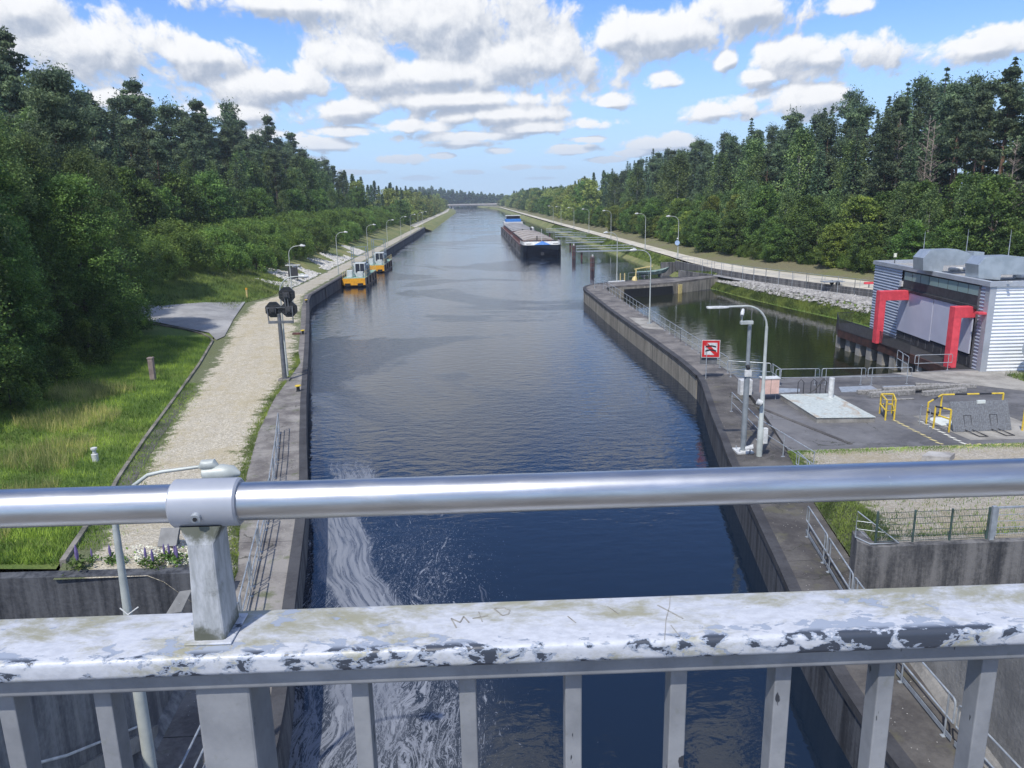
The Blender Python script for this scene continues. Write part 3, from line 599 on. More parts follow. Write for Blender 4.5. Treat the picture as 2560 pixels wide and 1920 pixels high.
MB().add([(14.8, 66.5, 1.612), (16.4, 65.5, 1.612), (16.4, 71.8, 1.612), (14.75, 73.2, 1.612)], [(0, 1, 2, 3)]).build('concrete_patch', 'concrete_pad', pier)
MB().prism([(19.5, 100.1), (26.5, 102.75), (26.6, 102.5), (19.6, 99.85)], -2, 1.12).build('weir_shade_panel', 'black_paint', pier)  # black panel on the face, shade of the weir opening as colour
MB().prism([(27.5, 103.2), (28.0, 103.5), (28.1, 103.3), (27.6, 103.0)], -0.2, 1.2).build('fender_post', 'pale_yellow', pier)
# wing walls at the lock head
wr = thing('retaining_wall', 'weathered concrete retaining wall below the mesh fence at the lock head on the right', 'retaining wall', (11, 20, 1.6))
MB().prism([(11.06, 20.5), (11.3, 20.05), (30, 20.05), (30, 20.45), (11.5, 20.45), (11.6, 21.2), (11.25, 21.2)], -1, 2.95).build('wall_face', 'wall_dark', wr)
wl = thing('retaining_wall', 'nearly black streaked concrete retaining wall on the left under the purple lupins', 'retaining wall', (-9, 20, 1.6))
MB().prism([(-7.95, 20.0), (-30, 20.6), (-30, 20.95), (-8.2, 20.4), (-8.3, 21.4), (-8.05, 21.4)], -1, 3.03).build('wall_face', 'wall_black', wl)
def sidewall(x0, x1, y0, y1, th, label, mat):
    t = thing('abutment_wall', label, 'abutment wall', ((x0+x1)/2, (y0+y1)/2, 1.6))
    m = MB(); s = 1 if x0 > 0 else -1; N = 8
    for i in range(N):
        fa, fb = i/N, (i+1)/N
        f = lambda q: (x0+(x1-x0)*q, y0+(y1-y0)*q, 2.4+(5.8 if x0 < 0 else 4.3)*q)
        a, b = f(fa), f(fb)
        m.add([(a[0], a[1], 1.4), (a[0]+s*th, a[1], 1.4), (b[0]+s*th, b[1], 1.4), (b[0], b[1], 1.4), (a[0], a[1], a[2]), (a[0]+s*th, a[1], a[2]), (b[0]+s*th, b[1], b[2]), (b[0], b[1], b[2])],
              [(4, 5, 6, 7), (0, 3, 7, 4), (1, 2, 6, 5)]+([(0, 1, 5, 4)] if i == 0 else []))
    m.build('wall_face', mat, t)
    b = MB(); b.add([(x0, y0, 1.6), (x0-s*.16, y0, 1.6), (x1-s*.16, y1, 1.6), (x1, y1, 1.6), (x0, y0, 1.85), (x0-s*.06, y0, 1.78), (x1-s*.06, y1, 1.78), (x1, y1, 1.85)], [(4, 5, 6, 7), (1, 2, 6, 5), (0, 1, 5, 4)])
    b.build('wall_footing', mat, t)
    return t
sidewall(10.75, 9.7, 17.3, 9.0, 2.2, 'pale beige concrete side wall of the lock head at the lower right', 'wall_light')
aw = sidewall(-7.45, -6.9, 17.6, 6.0, 2.2, 'grey concrete side wall of the lock head at the lower left, with a slanting handrail', 'wall_mid')
MB().tube([(-7.25, 14.6, 2.3), (-7.05, 11.4, 4.1), (-6.9, 8.6, 5.9)], 0.025).build('handrail', 'white_paint', aw, True)
MB().bar((-7.3, 15.0, 1.75), (-6.95, 8.0, 5.3), 0.10, 0.32).build('stair_stringer', 'wall_light', aw)
# fills behind the side walls
struct(MB().prism([(11.4, 18.5), (60, 18.5), (60, 20.04), (11.4, 20.04)], -1, 1.59).build('ground', 'walkway_dark'))
struct(MB().prism([(-8.0, 17.0), (-8.0, 20.3), (-60, 20.3), (-60, 8.0), (-10, 8.0)], -1, 1.59).build('ground', 'walkway_dark'))

# ------------------------------------------------------------------ bridge we stand on, with its railing
A = np.array(P(0, 1099, 12.56)); B = np.array(P(2212, 1030, 12.56)); ex = (B-A)/np.linalg.norm(B-A); ey = np.array([-ex[1], ex[0], 0]); 
O0 = A+ex*((np.array([0, 0, 12.56])-A)@ex); rail_rz = math.atan2(ex[1], ex[0])
dist0 = float(np.linalg.norm(O0[:2]))
print('rail distance', dist0, math.degrees(rail_rz))
rail = thing('bridge_railing', 'foreground bridge railing with peeling white beam, grey balusters and round steel handrail', 'railing', (float(O0[0]), float(O0[1]), 0.0), rail_rz)
local(rail)
# local frame: x along, y outwards (0 = handrail axis), z world height
def rs(u, v, yl=0.0):
    p = onplane(u, v, O0+ey*yl, ey); return float((p-O0)@ex), float(p[2])
hr = MB().tube([(-2.6, 0, 12.56), (-1.3, 0, 12.56), (0, 0, 12.56), (1.3, 0, 12.56), (2.8, 0, 12.56)], 0.0292, 40)
hr.build('handrail', 'tube_steel', rail, True)
sc_, _ = rs(448, 1085)
MB().tube([(sc_-0.049, 0, 12.56), (sc_-0.046, 0, 12.56), (sc_+0.048, 0, 12.56), (sc_+0.051, 0, 12.56)], [0.0335, 0.0365, 0.0365, 0.0335], 40).build('sleeve', 'sleeve_grey', rail, True)
MB().tube([(sc_-0.005, -0.034, 12.552), (sc_-0.005, -0.041, 12.55)], 0.0075, 14).build('bolt', 'galv', rail, True)
MB().tube([(sc_-0.005, -0.041, 12.55), (sc_-0.005, -0.0425, 12.55)], 0.0035, 6).build('bolt_socket', 'black_paint', rail, True)
# top beam: front edge y=-0.075 back +0.07; z 12.31..12.34
yb0, yb1, zt = -0.076, 0.063, 12.344
def rbox(x0, x1, y0, y1, z0, z1, r, n=5):       # long box with rounded edges along x
    prof = []
    for (cy, cz, a0) in ((y1-r, z1-r, 0), (y0+r, z1-r, 90), (y0+r, z0+r, 180), (y1-r, z0+r, 270)):
        for k in range(n+1): a = R(a0+90*k/n); prof.append((cy+r*math.cos(a), cz+r*math.sin(a)))
    m = MB(); N = len(prof)
    for x in (x0, x1): m.v += [(x, p[0], p[1]) for p in prof]
    m.f += [(k, (k+1) % N, N+(k+1) % N, N+k) for k in range(N)]+[tuple(range(N))[::-1], tuple(range(N, 2*N))]
    return m
tbm = rbox(-2.6, 2.8, 0, 0.139, -0.034, 0, 0.009)
be = tbm.build('top_beam', 'peeling_white', rail, True); be.location = (0, yb0, zt)
rbox(-2.6, 2.8, yb0+0.020, yb1-0.02, zt-0.0345-0.036, zt-0.0345, 0.006).build('lower_channel', 'rail_grey', rail, True)
s1, _ = rs(468, 1345, 0.0)
pm = MB(); 
for (z, hx, hy) in ((12.345, 0.0245, 0.036), (12.46, 0.0225, 0.034), (12.505, 0.0225, 0.033), (12.532, 0.034, 0.027)):
    pm.v += [(s1+0.006*(z-12.34)/0.2-hx, -hy, z), (s1+hx, -hy, z), (s1+hx, hy, z), (s1-hx, hy, z)]
for i in range(3):
    for k in range(4): pm.f.append((i*4+k, i*4+(k+1) % 4, i*4+4+(k+1) % 4, i*4+4+k))
po = pm.build('upper_post', 'post_grey', rail, False, 0.004)
MB().box(s1-0.036, s1+0.036, -0.045, 0.043, 12.3445, 12.348).build('weld_plate', 'peeling_white', rail, False, 0.0015)
s2, _ = rs(497, 1560, yb0+0.03)
MB().box(s2-0.049, s2+0.036, yb0+0.03, yb1-0.01, 11.3, zt-0.071).build('main_post', 'rail_grey', rail, False, 0.005)
bsx = [rs(u, 1560, yb0+0.045)[0] for u in (20, 229, 783, 1010, 1238, 1463, 1686, 1904, 2122)]
print('baluster steps', np.round(np.diff(bsx), 3))
stp = (bsx[-1]-bsx[2])/6
for i in range(9):
    x = bsx[2]+(i-2)*stp if i >= 2 else bsx[i]
    MB().box(x-0.0135, x+0.0135, yb0+0.045, yb0+0.082, 11.5, zt-0.0712).build('baluster', 'rail_grey', rail, False, 0.002)
for k in (-3, -2, -1, 1, 2):
    x = (bsx[2]-(1+0)*stp-0.0) if k == 0 else None
for x in [bsx[0]-stp*k for k in range(1, 5)]+[bsx[-1]+stp*k for k in range(1, 4)]:
    MB().box(x-0.0135, x+0.0135, yb0+0.045, yb0+0.082, 11.5, zt-0.0712).build('baluster', 'rail_grey', rail, False, 0.002)
MB().box(-2.6, 2.8, yb0+0.03, yb0+0.10, 11.45, 11.499).build('bottom_rail', 'rail_grey', rail)
# scratched letters on the beam (M + D and an X): thin scored strokes
def stroke(pts, name, w=0.0022):
    m = MB()
    for a, b in zip(pts[:-1], pts[1:]):
        q = []
        for (u, v) in (a, b):
            p = onplane(u, v, (0, 0, zt+0.0006), (0, 0, 1)); q.append(((p-O0)@ex, (p-O0)@ey, zt+0.0006))
        m.bar(q[0], q[1], w, 0.0009)
    return m.build(name, 'scratch', rail)
plain('scratch', (0.33, 0.33, 0.31), (0.22, 0.21, 0.19), 60, 0.8)
cx = lambda x, y: (605+x*.479, 864+y*.479)
stroke([cx(795, 1027), cx(772, 985), cx(812, 1003), cx(828, 976), cx(852, 1003)], 'scratched_letter_m')
stroke([cx(868, 985), cx(938, 972)], 'scratched_plus', 0.0016); stroke([cx(896, 955), cx(912, 1000)], 'scratched_plus', 0.0016)
stroke([cx(965, 940), cx(1003, 972), cx(1030, 965), cx(1036, 948), cx(1012, 936), cx(968, 938)], 'scratched_letter_d')
dx_ = lambda x, y: (1209.6+x*.479, 864+y*.479)
stroke([dx_(440, 925), dx_(555, 985)], 'scratched_cross', 0.0024); stroke([dx_(497, 885), dx_(494, 930), dx_(478, 990), dx_(472, 1080)], 'scratched_cross', 0.001)
stroke([dx_(35, 975), dx_(72, 1005)], 'scratch_mark', 0.0016); stroke([dx_(215, 930), dx_(265, 965)], 'scratch_mark', 0.0014); stroke([dx_(500, 1015), dx_(540, 1065)], 'scratch_mark', 0.0009)
struct(MB().box(-30, 30, -5, 1.02, 11.0, 11.42).build('bridge_deck', 'walkway'))

# ------------------------------------------------------------------ tubular guard railings
def railing(label, pts, z=1.6, group=None, h=1.05, panel=2.4, gap=0.12, mat='galv', r=0.022, zf=None, flat=False, kick=False):
    t = thing('guard_railing', label, 'guard railing', (pts[0][0], pts[0][1], z), 0, group)
    zz = zf or (lambda x, y: z)
    for a, b in zip(pts[:-1], pts[1:]):
        a = np.array(a[:2], float); b = np.array(b[:2], float); L = np.linalg.norm(b-a); n = max(1, round(L/panel)); d = (b-a)/L
        for i in range(n):
            p = a+d*(L*i/n+gap/2); q = a+d*(L*(i+1)/n-gap/2)
            z0, z1 = zz(*p), zz(*q); V = lambda w, zz_: (w[0], w[1], zz_)
            rr = 0.09
            if not flat:
                MB().tube([V(p, z0+h*.48), V(p, z0+h-rr), V(p+d*rr*.3, z0+h-rr*.3), V(p+d*rr, z0+h), V(q-d*rr, z1+h), V(q-d*rr*.3, z1+h-rr*.3), V(q, z1+h-rr), V(q, z1+h*.48), V(p, z0+h*.48)], r, 7).build('rail_panel', mat, t, True)
                ps = (p+d*0.25, q-d*0.25) if L/n > 1.2 else (p, q)
            else:
                MB().tube([V(p-d*gap/2, z0+h), V(q+d*gap/2, z1+h)], r, 7).build('top_rail', mat, t, True)
                MB().tube([V(p-d*gap/2, z0+h*.5), V(q+d*gap/2, z1+h*.5)], r*.8, 7).build('mid_rail', mat, t, True)
                ps = (p,) if i < n-1 else (p, q)
            if kick: MB().bar(V(p, z0+.12), V(q, z1+.12), 0.012, 0.12).build('kick_board', mat, t)
            for k in ps:
                s = MB().tube([V(k, z0), V(k, z0+h-0.01)], r, 7); s.obox(V(k, z0+0.008), (1, 0, 0), (0, 1, 0), (0, 0, 1), .07, .05, .008)
                s.build('post', mat, t, True)
    return t
off = lambda y: (WL(y)-1.35, y)
railing('galvanised tube railing along the left lock walkway beside the foam', [off(y) for y in (9.5, 14.3, 19.1, 23.9, 28.7, 33.5, 38.3)], kick=True)
offr = lambda y: (WR(y)+1.45, y)
railing('galvanised railing on the right walkway just beyond the foreground beam', [offr(y) for y in (16.4, 19, 24)], kick=True)
railing('galvanised railing on the right walkway, seen between the balusters at the lower right', [offr(y) for y in (8.5, 11.1, 13.5, 16.0)], kick=True)
railing('short galvanised railing with a stepped end beside the camera mast', [(13.7, 29.3), (13.2, 34.3), (13.6, 39.4)], flat=True)
railing('short galvanised railing behind the tall lamp at the right walkway edge', [(12.9, 26.6), (13.05, 29.6)], panel=1.6)
railing('long thin railing along the basin side of the curved pier', [(16.35, 48.4), (16.3, 60), (16.3, 72), (16.35, 84), (16.4, 95), (16.3, 97.2)], flat=True, panel=1.7, gap=0.0)
railing('railing round the tip of the pier', [(15.3, 98), (15.6, 100.2), (17.4, 102.4)], flat=True, panel=1.4, gap=0)
g5 = 'railing frames along the yard edge of the basin'
xs = [18.6, 20.75, 22.95, 25.15, 27.3]
pp = [(P(u, v, 1.6)) for u, v in ((1672, 833), (1748, 834), (1824, 833), (1898, 831), (1970, 829))]
railing('row of rectangular railing frames along the yard edge above the dark basin', [(pp[0][0], pp[0][1]+.0), (pp[4][0], pp[4][1])], panel=2.45, gap=0.15, h=1.02)
railing('small railing cage around the pink cabinet', [(15.9, 47.4), (18.4, 46.2), (18.3, 44.4)], panel=2.2)
railing('railing frames at the foot of the near red frame', [(28.2, 47.35), (30.8, 47.35)], panel=1.9, gap=0.12)
railing('angled railing frames at the rounded basin corner', [(27.6, 46.9), (28.1, 49.2)], panel=1.4)

# ------------------------------------------------------------------ right bank walls and fences
rw = thing('retaining_wall', 'low grey concrete retaining wall between the service road and the rocks', 'retaining wall', (34.9, 112, 1.6))
m = MB()
ys_ = YS(60, 127, 2)
for a, b in zip(ys_[:-1], ys_[1:]):
    xa, xb = RW(a), RW(b)
    m.add([(xa, a, 0), (xa+.38, a, 0), (xb+.38, b, 0), (xb, b, 0), (xa, a, 2.42), (xa+.38, a, 2.42), (xb+.38, b, 2.42), (xb, b, 2.42)], [(4, 5, 6, 7), (0, 3, 7, 4), (1, 2, 6, 5)])
m.box(30.9, 33.3, 127, 127.5, -1, 2.2)
m.build('wall_face', 'wall_dark', rw)
ramp_ = MB().prism([(30.6, 115), (31.0, 115), (34.5, 110.2), (34.2, 109.8)], -1, [2.0, 2.0, 1.75, 1.75])
tag(ramp_.build('ramp_wall', 'wall_dark'), 'sloping concrete wing wall behind the small green boat', 'ramp wall')
def mesh_fence(label, pts, h, sp, z, mat='galv', dens=0.12, zf=None, rows=(0.05, .5, 1.0)):
    t = thing('mesh_fence', label, 'fence', (pts[0][0], pts[0][1], z))
    wires = MB()
    for a, b in zip(pts[:-1], pts[1:]):
        a = np.array(a, float); b = np.array(b, float); L = np.linalg.norm(b-a); n = max(1, round(L/sp)); d = (b-a)/L
        for i in range(n+1):
            p = a+d*L*i/n; MB().tube([(p[0], p[1], z), (p[0], p[1], z+h+0.05)], 0.032, 6).build('post', mat, t)
        for k in rows: wires.bar((*a, z+h*k), (*b, z+h*k), 0.012, 0.012)
        if dens:
            for i in range(int(L/dens)): p = a+d*(i*dens); wires.bar((*p, z+.04), (*p, z+h), 0.005, 0.005)
    wires.build('wire_mesh', mat, t)
    return t
mesh_fence('tall thin mesh fence between the riprap rocks and the service road', [(RW(y)-1.6, y) for y in (112, 104, 97, 90, 83, 76, 68)], 2.0, 2.6, 1.64, dens=0.0, rows=(.35, .68, 1.0))
railing('thin guard railing on top of the retaining wall along the service road', [(RW(y)+.2, y) for y in (127, 112, 102, 92, 82, 72)], z=2.42, h=1.0, flat=True, panel=2.5, gap=0, r=0.02)
fr = mesh_fence('dark green mesh fence on top of the right retaining wall, in front of the gravel', [(11.5, 20.3), (14.85, 20.3)], 0.95, 1.25, 2.95, 'fence_green', dens=0.05, rows=(.05, .2, .4, .6, .8, 1.0))
gt = thing('mesh_gate', 'galvanised gate frame with horizontal bars at the right edge of the mesh fence', 'gate', (14.9, 20.25, 2.95))
MB().bar((14.95, 20.25, 2.95), (14.95, 20.25, 4.0), 0.13, 0.10).build('gate_post', 'galv', gt)
MB().bar((15.02, 20.25, 3.95), (18.6, 20.25, 3.95), 0.05, 0.05).bar((15.06, 20.25, 3.05), (15.06, 20.25, 3.95), 0.04, 0.04).build('gate_frame', 'galv', gt)
m = MB()
for k in range(4): m.bar((15.02, 20.25, 3.12+.2*k), (18.6, 20.25, 3.12+.2*k), .015, .015)
for k in range(60): m.bar((15.1+.058*k, 20.26, 3.05), (15.1+.058*k, 20.26, 3.95), .004, .004)
m.build('gate_bars', 'galv', gt)
tr = thing('safety_barrier', 'small triangular galvanised frame on the corner of the right retaining wall', 'barrier', (11.2, 20.6, 2.95))
MB().tube([(11.1, 20.7, 2.98), (11.1, 20.7, 3.80), (12.15, 20.2, 2.98), (11.3, 20.2, 2.98), (11.1, 20.7, 2.98)], 0.022, 6).build('frame', 'galv', tr)
m = MB(); m.tube([(11.1, 20.7, 3.25), (11.8, 20.36, 3.25)], .008, 5); m.tube([(11.1, 20.7, 3.5), (11.5, 20.5, 3.5)], .008, 5); m.tube([(11.4, 20.55, 3.0), (11.1, 20.7, 3.3)], .008, 5); m.build('inner_bars', 'galv', tr)

# ------------------------------------------------------------------ lamps
def make_lamp(h=6.7):
    t = local(thing('street_lamp', 'x', 'street lamp'))
    MB().tube([(0, 0, 0), (0, 0, 1.1), (0, 0, 1.2), (0, 0, h-1.0)], [.085, .085, .062, .048], 10).build('pole', 'lamp_paint', t, True)
    pts = [(0, 0, h-1.0)]+[(0.95-0.95*math.cos(a), 0, h-1.0+0.95*math.sin(a)) for a in np.linspace(0.15, math.pi/2, 8)]+[(1.35, 0, h-0.02)]
    MB().tube(pts, [.048]+[.040]*8+[.032], 8).build('arm', 'lamp_paint', t, True)
    m = MB(); m.tube([(1.28, 0, h-.02), (1.32, 0, h-.02), (1.6, 0, h-.03), (1.85, 0, h-.04), (1.95, 0, h-.05)], [.03, .085, .13, .10, .03], 12)
    hd = m.build('lamp_head', 'white_paint', t, True)
    m = MB(); m.tube([(1.4, 0, h+.03), (1.43, 0, h+.09), (1.62, 0, h+.10), (1.66, 0, h+.02)], [.05, .07, .07, .04], 8).build('lamp_cap', 'lamp_paint', t, True)
    MB().box(-.2, .2, -.2, .2, 0, .02).build('base_plate', 'galv', t)
    return t
lamp = make_lamp()
GL = 'curved lamp posts along the left quay'
lab = ['curved lamp post right behind the black signal heads on the left quay', 'curved lamp post beside the dark information board on the left quay', 'curved lamp post on the left quay just before the nearer yellow pontoon',
       'curved lamp post on the left quay behind the yellow pontoons', 'curved lamp post on the left quay, first beyond the yellow pontoons', 'curved lamp post on the left quay, second beyond the yellow pontoons',
       'small distant lamp post on the left quay, third beyond the yellow pontoons', 'small distant lamp post on the left quay, fourth beyond the yellow pontoons', 'farthest lamp post, at the end of the left quay wall']
for i, (x, y) in enumerate([(-12.9, 51.6), (-20.9, 89), (-22, 126.4), (-22, 163), (-21.9, 200), (-21.9, 238), (-21.6, 272), (-21.6, 310), (-21.3, 334)]):
    if i == 0: lamp.location = (x, y, 1.6); lamp['label'] = lab[0]; lamp['group'] = GL
    else: dup(lamp, (x, y, 1.6), random.uniform(-.05, .05), lab[i], GL)
dup(lamp, (15.9, 69.3, 1.6), math.pi, 'curved lamp post in the middle of the curved pier, on the pale concrete patch', 'lamp posts on the pier')
dup(lamp, (19.4, 104.8, 1.6), math.pi+.1, 'curved lamp post at the rounded far tip of the pier', 'lamp posts on the pier')
GRR = 'lamp posts along the service road on the right bank'
rl = ['lamp post with a round blue sign at the near end of the right bank road', 'second lamp post of the right bank road, above the grass slope', 'third lamp post of the right bank road, behind the pier tip lamp', 'fourth lamp post of the right bank road', 'fifth lamp post of the right bank road, where the path brightens', 'sixth lamp post of the right bank road, near the trees', 'farthest lamp post of the right bank road with a small white sign']
rls = []
for i, (x, y) in enumerate([(35.2, 133), (35.0, 158), (35, 198), (34.4, 232), (34.8, 270), (34.6, 308), (34.5, 337)]):
    rls.append(dup(lamp, (x, y, 2.3), math.pi, rl[i], GRR, (1.15, 1.15, 1.08)))
sg = thing('round_sign', 'round pale blue sign fixed to the first lamp post of the right bank road', 'sign', (35.0, 132.8, 5.0))
m = MB(); m.tube([(35.0, 132.85, 5.0), (35.0, 132.80, 5.0)], .42, 20); m.build('sign_disc', 'blue_pale', sg) if 'blue_pale' in MATS else (plain('blue_pale', (0.42, 0.56, 0.78), (0.36, 0.5, 0.72), 2, .4), m.build('sign_disc', 'blue_pale', sg))
MB().tube([(35.0, 132.9, 5.7), (35.0, 132.75, 5.75)], .12, 10).build('floodlight', 'white_paint', sg)
# nearest left lamp, seen through the handrail
bx, by = -6.25, 12.4
pl = lambda u, v: onplane(u, v, (0, by, 0), (0, 1, 0))
hp = pl(250, 1140); a0 = pl(290, 1048); a1 = pl(350, 1019); a2 = pl(432, 1008); a3 = pl(452, 1008); a4 = pl(515, 1024)
bx = float(pl(262, 1240)[0])
nl = thing('street_lamp', 'nearest curved lamp post, cut by the steel handrail in the left foreground', 'street lamp', (bx, by, 1.6))
MB().tube([(bx, by, 1.6), (bx, by, 5.0), (bx, by, 5.1), (hp[0], by, hp[2])], [.115, .105, .085, .055], 14).build('pole', 'lamp_paint', nl, True)
MB().tube([(hp[0], by, hp[2]-.03), (hp[0]+.03, by, hp[2]+.35), tuple(a0), ((a0[0]+a1[0])/2, by, (a0[2]+a1[2])/2+.06), tuple(a1), tuple(a2), tuple(a3)], [.054, .045, .035, .032, .03, .028, .028], 10).build('arm', 'lamp_paint', nl, True)
hz = float(a4[2])
MB().tube([(a3[0]-.14, by, hz+.0), (a3[0]-.10, by, hz+.02), (a3[0]+.2, by, hz+.03), (a4[0]-.08, by, hz+.03), (a4[0]+.03, by, hz-.0)], [.03, .12, .15, .12, .03], 16).build('lamp_head', 'lamp_paint', nl, True)
MB().tube([(a2[0]-.0, by, hz+.13), (a2[0]+.05, by, hz+.18), (a2[0]+.22, by, hz+.18), (a2[0]+.30, by, hz+.12)], [.04, .09, .10, .04], 12).build('lamp_cap', 'lamp_paint', nl, True)
cl = pl(283, 1320)
m = MB(); m.tube([(cl[0]-.13, by-.1, cl[2]+.12), (cl[0]+.0, by-.12, cl[2]-.0), (cl[0]+.16, by-.05, cl[2]+.1)], .012, 6); m.build('cable_clamp', 'white_paint', nl)
tt = thing('metal_tray', 'slanting grey metal tray on a stand in front of the dark left wall', 'tray', (-8.2, 16.9, 1.6))
pz = lambda u, v: onplane(u, v, (0, 16.9, 0), (0, 1, 0))
q = [pz(358, 1327), pz(392, 1321), pz(405, 1287), pz(378, 1291)]
q[2][1] += .3; q[3][1] += .3
m = MB(); m.add([tuple(p) for p in q]+[tuple(p-np.array([0, 0, .03])) for p in q], [(0, 1, 2, 3), (7, 6, 5, 4), (0, 1, 5, 4), (1, 2, 6, 5), (2, 3, 7, 6), (3, 0, 4, 7)]); m.build('tray_plate', 'mid_grey', tt)
cc = sum(q)/4; MB().tube([(cc[0], cc[1], 1.6), (cc[0], cc[1], cc[2]-.03)], .03, 8).build('stand', 'galv', tt)
# tall lamp near the right walkway, with bird spikes
LX, LY = 12.44, 32.06
nr = thing('street_lamp', 'tall pale lamp post with a flat head and bird spikes, right of the camera mast', 'street lamp', (LX, LY, 1.6))
MB().tube([(LX, LY, 1.6), (LX, LY, 2.9), (LX, LY, 2.95), (LX, LY, 4.6), (LX, LY, 4.65), (LX, LY, 7.45)], [.13, .13, .105, .095, .075, .062], 14).build('pole', 'lamp_paint', nr, True)
MB().tube([(LX, LY, 7.4)]+[(LX-0.95+0.95*math.cos(a), LY, 7.4+0.95*math.sin(a)) for a in np.linspace(.1, math.pi/2, 9)]+[(10.7, LY, 8.34)], .045, 10).build('arm', 'lamp_paint', nr, True)
MB().prism([(9.80, LY-.11), (9.9, LY-.16), (10.45, LY-.16), (10.75, LY-.06), (10.75, LY+.06), (10.45, LY+.16), (9.9, LY+.16), (9.80, LY+.11)], 8.29, 8.37).build('lamp_head', 'white_paint', nr, False, .015)
m = MB()
for k in range(26):
    x = 9.85+k*.065
    for dy in (-.05, .05): m.bar((x, LY+dy*.3, 8.37), (x+.01, LY+dy, 8.48), .004, .004)
m.build('bird_spikes', 'mid_grey', nr)
m = MB(); m.box(LX+.1, LX+.3, LY-.12, LY+.08, 2.2, 2.9); m.build('junction_box', 'white_paint', nr, False, .01)
cs = MB(); cs.tube([(LX-.30, LY-.2, 4.18), (LX-.12, LY-.24, 4.1)], .13, 14); cs.build('searchlight', 'white_paint', nr, True)
MB().tube([(LX-.115, LY-.245, 4.1), (LX-.10, LY-.248, 4.1)], .10, 14).build('searchlight_lens', 'glass_dark', nr)
# camera mast
MX, MY = 11.95, 32.75
mt = thing('camera_mast', 'grey telescopic mast with a crossbar and a white camera on top, beside the tall lamp', 'camera mast', (MX, MY, 1.6))
MB().tube([(MX, MY, 1.62), (MX, MY, 5.35)], .125, 14).build('lower_tube', 'mast_grey', mt, True)
MB().tube([(MX, MY, 5.35), (MX, MY, 7.45)], .085, 14).build('upper_tube', 'mast_grey', mt, True)
MB().box(MX-.42, MX+.13, MY-.09, MY+.09, 7.45, 7.60).build('crossbar', 'lamp_paint', mt, False, .01)
MB().tube([(MX+.06, MY, 7.6), (MX+.06, MY, 8.15)], .012, 6).build('antenna', 'mid_grey', mt)
MB().tube([(MX-.36, MY, 7.6), (MX-.36, MY, 7.82)], .02, 6).build('camera_bracket', 'white_paint', mt)
MB().tube([(MX-.42, MY-.14, 7.86), (MX-.36, MY-.02, 7.96), (MX-.28, MY+.14, 8.08)], [.07, .085, .06], 10).build('camera_housing', 'white_paint', mt, True)
MB().box(MX-.15, MX+.15, MY-.16, MY-.02, 5.12, 5.42).build('control_box', 'white_paint', mt, False, .01)
MB().tube([(MX-.02, MY-.17, 5.5), (MX-.02, MY-.05, 5.6)], .09, 10).build('sensor', 'black_paint', mt)
MB().box(MX-.38, MX+.38, MY-.38, MY+.38, 1.6, 1.67).build('base_plate', 'white_paint', mt)
m = MB()
for sx in (-.24, .24):
    for sy in (-.24, .24): m.tube([(MX+sx, MY+sy, 1.67), (MX+sx, MY+sy, 1.8)], .025, 6)
m.build('anchor_bolts', 'galv', mt)
fl = thing('floodlight', 'white floodlight standing on the ground between the mast and the tall lamp', 'floodlight', (12.25, 32.3, 1.6))
m = MB(); m.obox((12.05, 32.25, 1.95), (.8, -.3, .35), (.35, .9, 0), (-.3, .1, .9), .2, .15, .06); m.build('housing', 'white_paint', fl, False, .02)
MB().tube([(12.1, 32.3, 1.6), (12.1, 32.3, 1.9)], .02, 6).build('bracket', 'mid_grey', fl)

# ------------------------------------------------------------------ lock signal seen from behind
SX, SY = -12.75, 50.2
sgn = thing('signal_mast', 'grey lock signal mast carrying three black octagonal signal heads seen from behind', 'signal', (SX, SY, 1.6))
MB().tube([(SX, SY, 1.6), (SX, SY, 6.0)], [.16, .12], 12).build('pole', 'signal_grey', sgn, True)
MB().box(SX-.35, SX+.35, SY-.35, SY+.35, 1.6, 1.72).build('base_plate', 'walkway', sgn)
fz = 5.45
m = MB(); m.box(-13.45, -11.85, SY-.09, SY+.09, fz-.05, fz+.11)
m.bar((-13.42, SY, fz), (-13.48, SY, 6.45), .06, .06); m.bar((-11.88, SY, fz), (-11.85, SY, 6.5), .06, .06); m.bar((-13.48, SY, 6.42), (-11.85, SY, 6.46), .05, .05)
m.bar((-12.28, SY+.02, 6.0), (-12.3, SY+.02, 7.35), .045, .045); m.bar((-12.1, SY+.02, 6.0), (-12.12, SY+.02, 7.35), .045, .045)
m.build('frame', 'signal_grey', sgn)
for (cx_, cz_) in ((-12.18, 7.22), (-13.12, 6.28), (-12.1, 6.28)):
    c = MB(); n8 = [(cx_+.54*math.cos(R(22.5+45*k)), cz_+.54*math.sin(R(22.5+45*k))) for k in range(8)]
    c.add([(a, SY+.12, b) for a, b in n8]+[(a, SY+.30, b) for a, b in n8], [tuple(range(8)), tuple(range(8, 16))[::-1]]+[(k, (k+1) % 8, 8+(k+1) % 8, 8+k) for k in range(8)])
    b_ = c.build('backplate', 'black_paint', sgn)
    g_ = MB().box(cx_-.22, cx_+.22, SY-.04, SY+.12, cz_-.22, cz_+.20); g_.box(cx_-.12, cx_+.12, SY-.10, SY-.04, cz_-.12, cz_+.12)
    for k in range(4): g_.box(cx_-.40, cx_+.40, SY+.09, SY+.12, cz_-.3+.18*k, cz_-.27+.18*k)
    g_.build('lantern_case', 'dark_grey', sgn, False, .01)
# information board beside the second lamp
ib = thing('information_board', 'dark louvred board with a pale bar on top, behind the left quay lamp', 'board', (-26.3, 113.6, 2.0))
MB().box(-27.0, -25.6, 113.6, 113.7, 2.3, 3.9).build('panel', 'dark_grey', ib); MB().box(-27.3, -25.2, 113.5, 113.8, 4.15, 4.3).build('lamp_bar', 'white_paint', ib)
for x in (-26.8, -25.8): MB().bar((x, 113.75, 1.8), (x, 113.75, 4.2), .08, .08).build('post', 'mid_grey', ib)
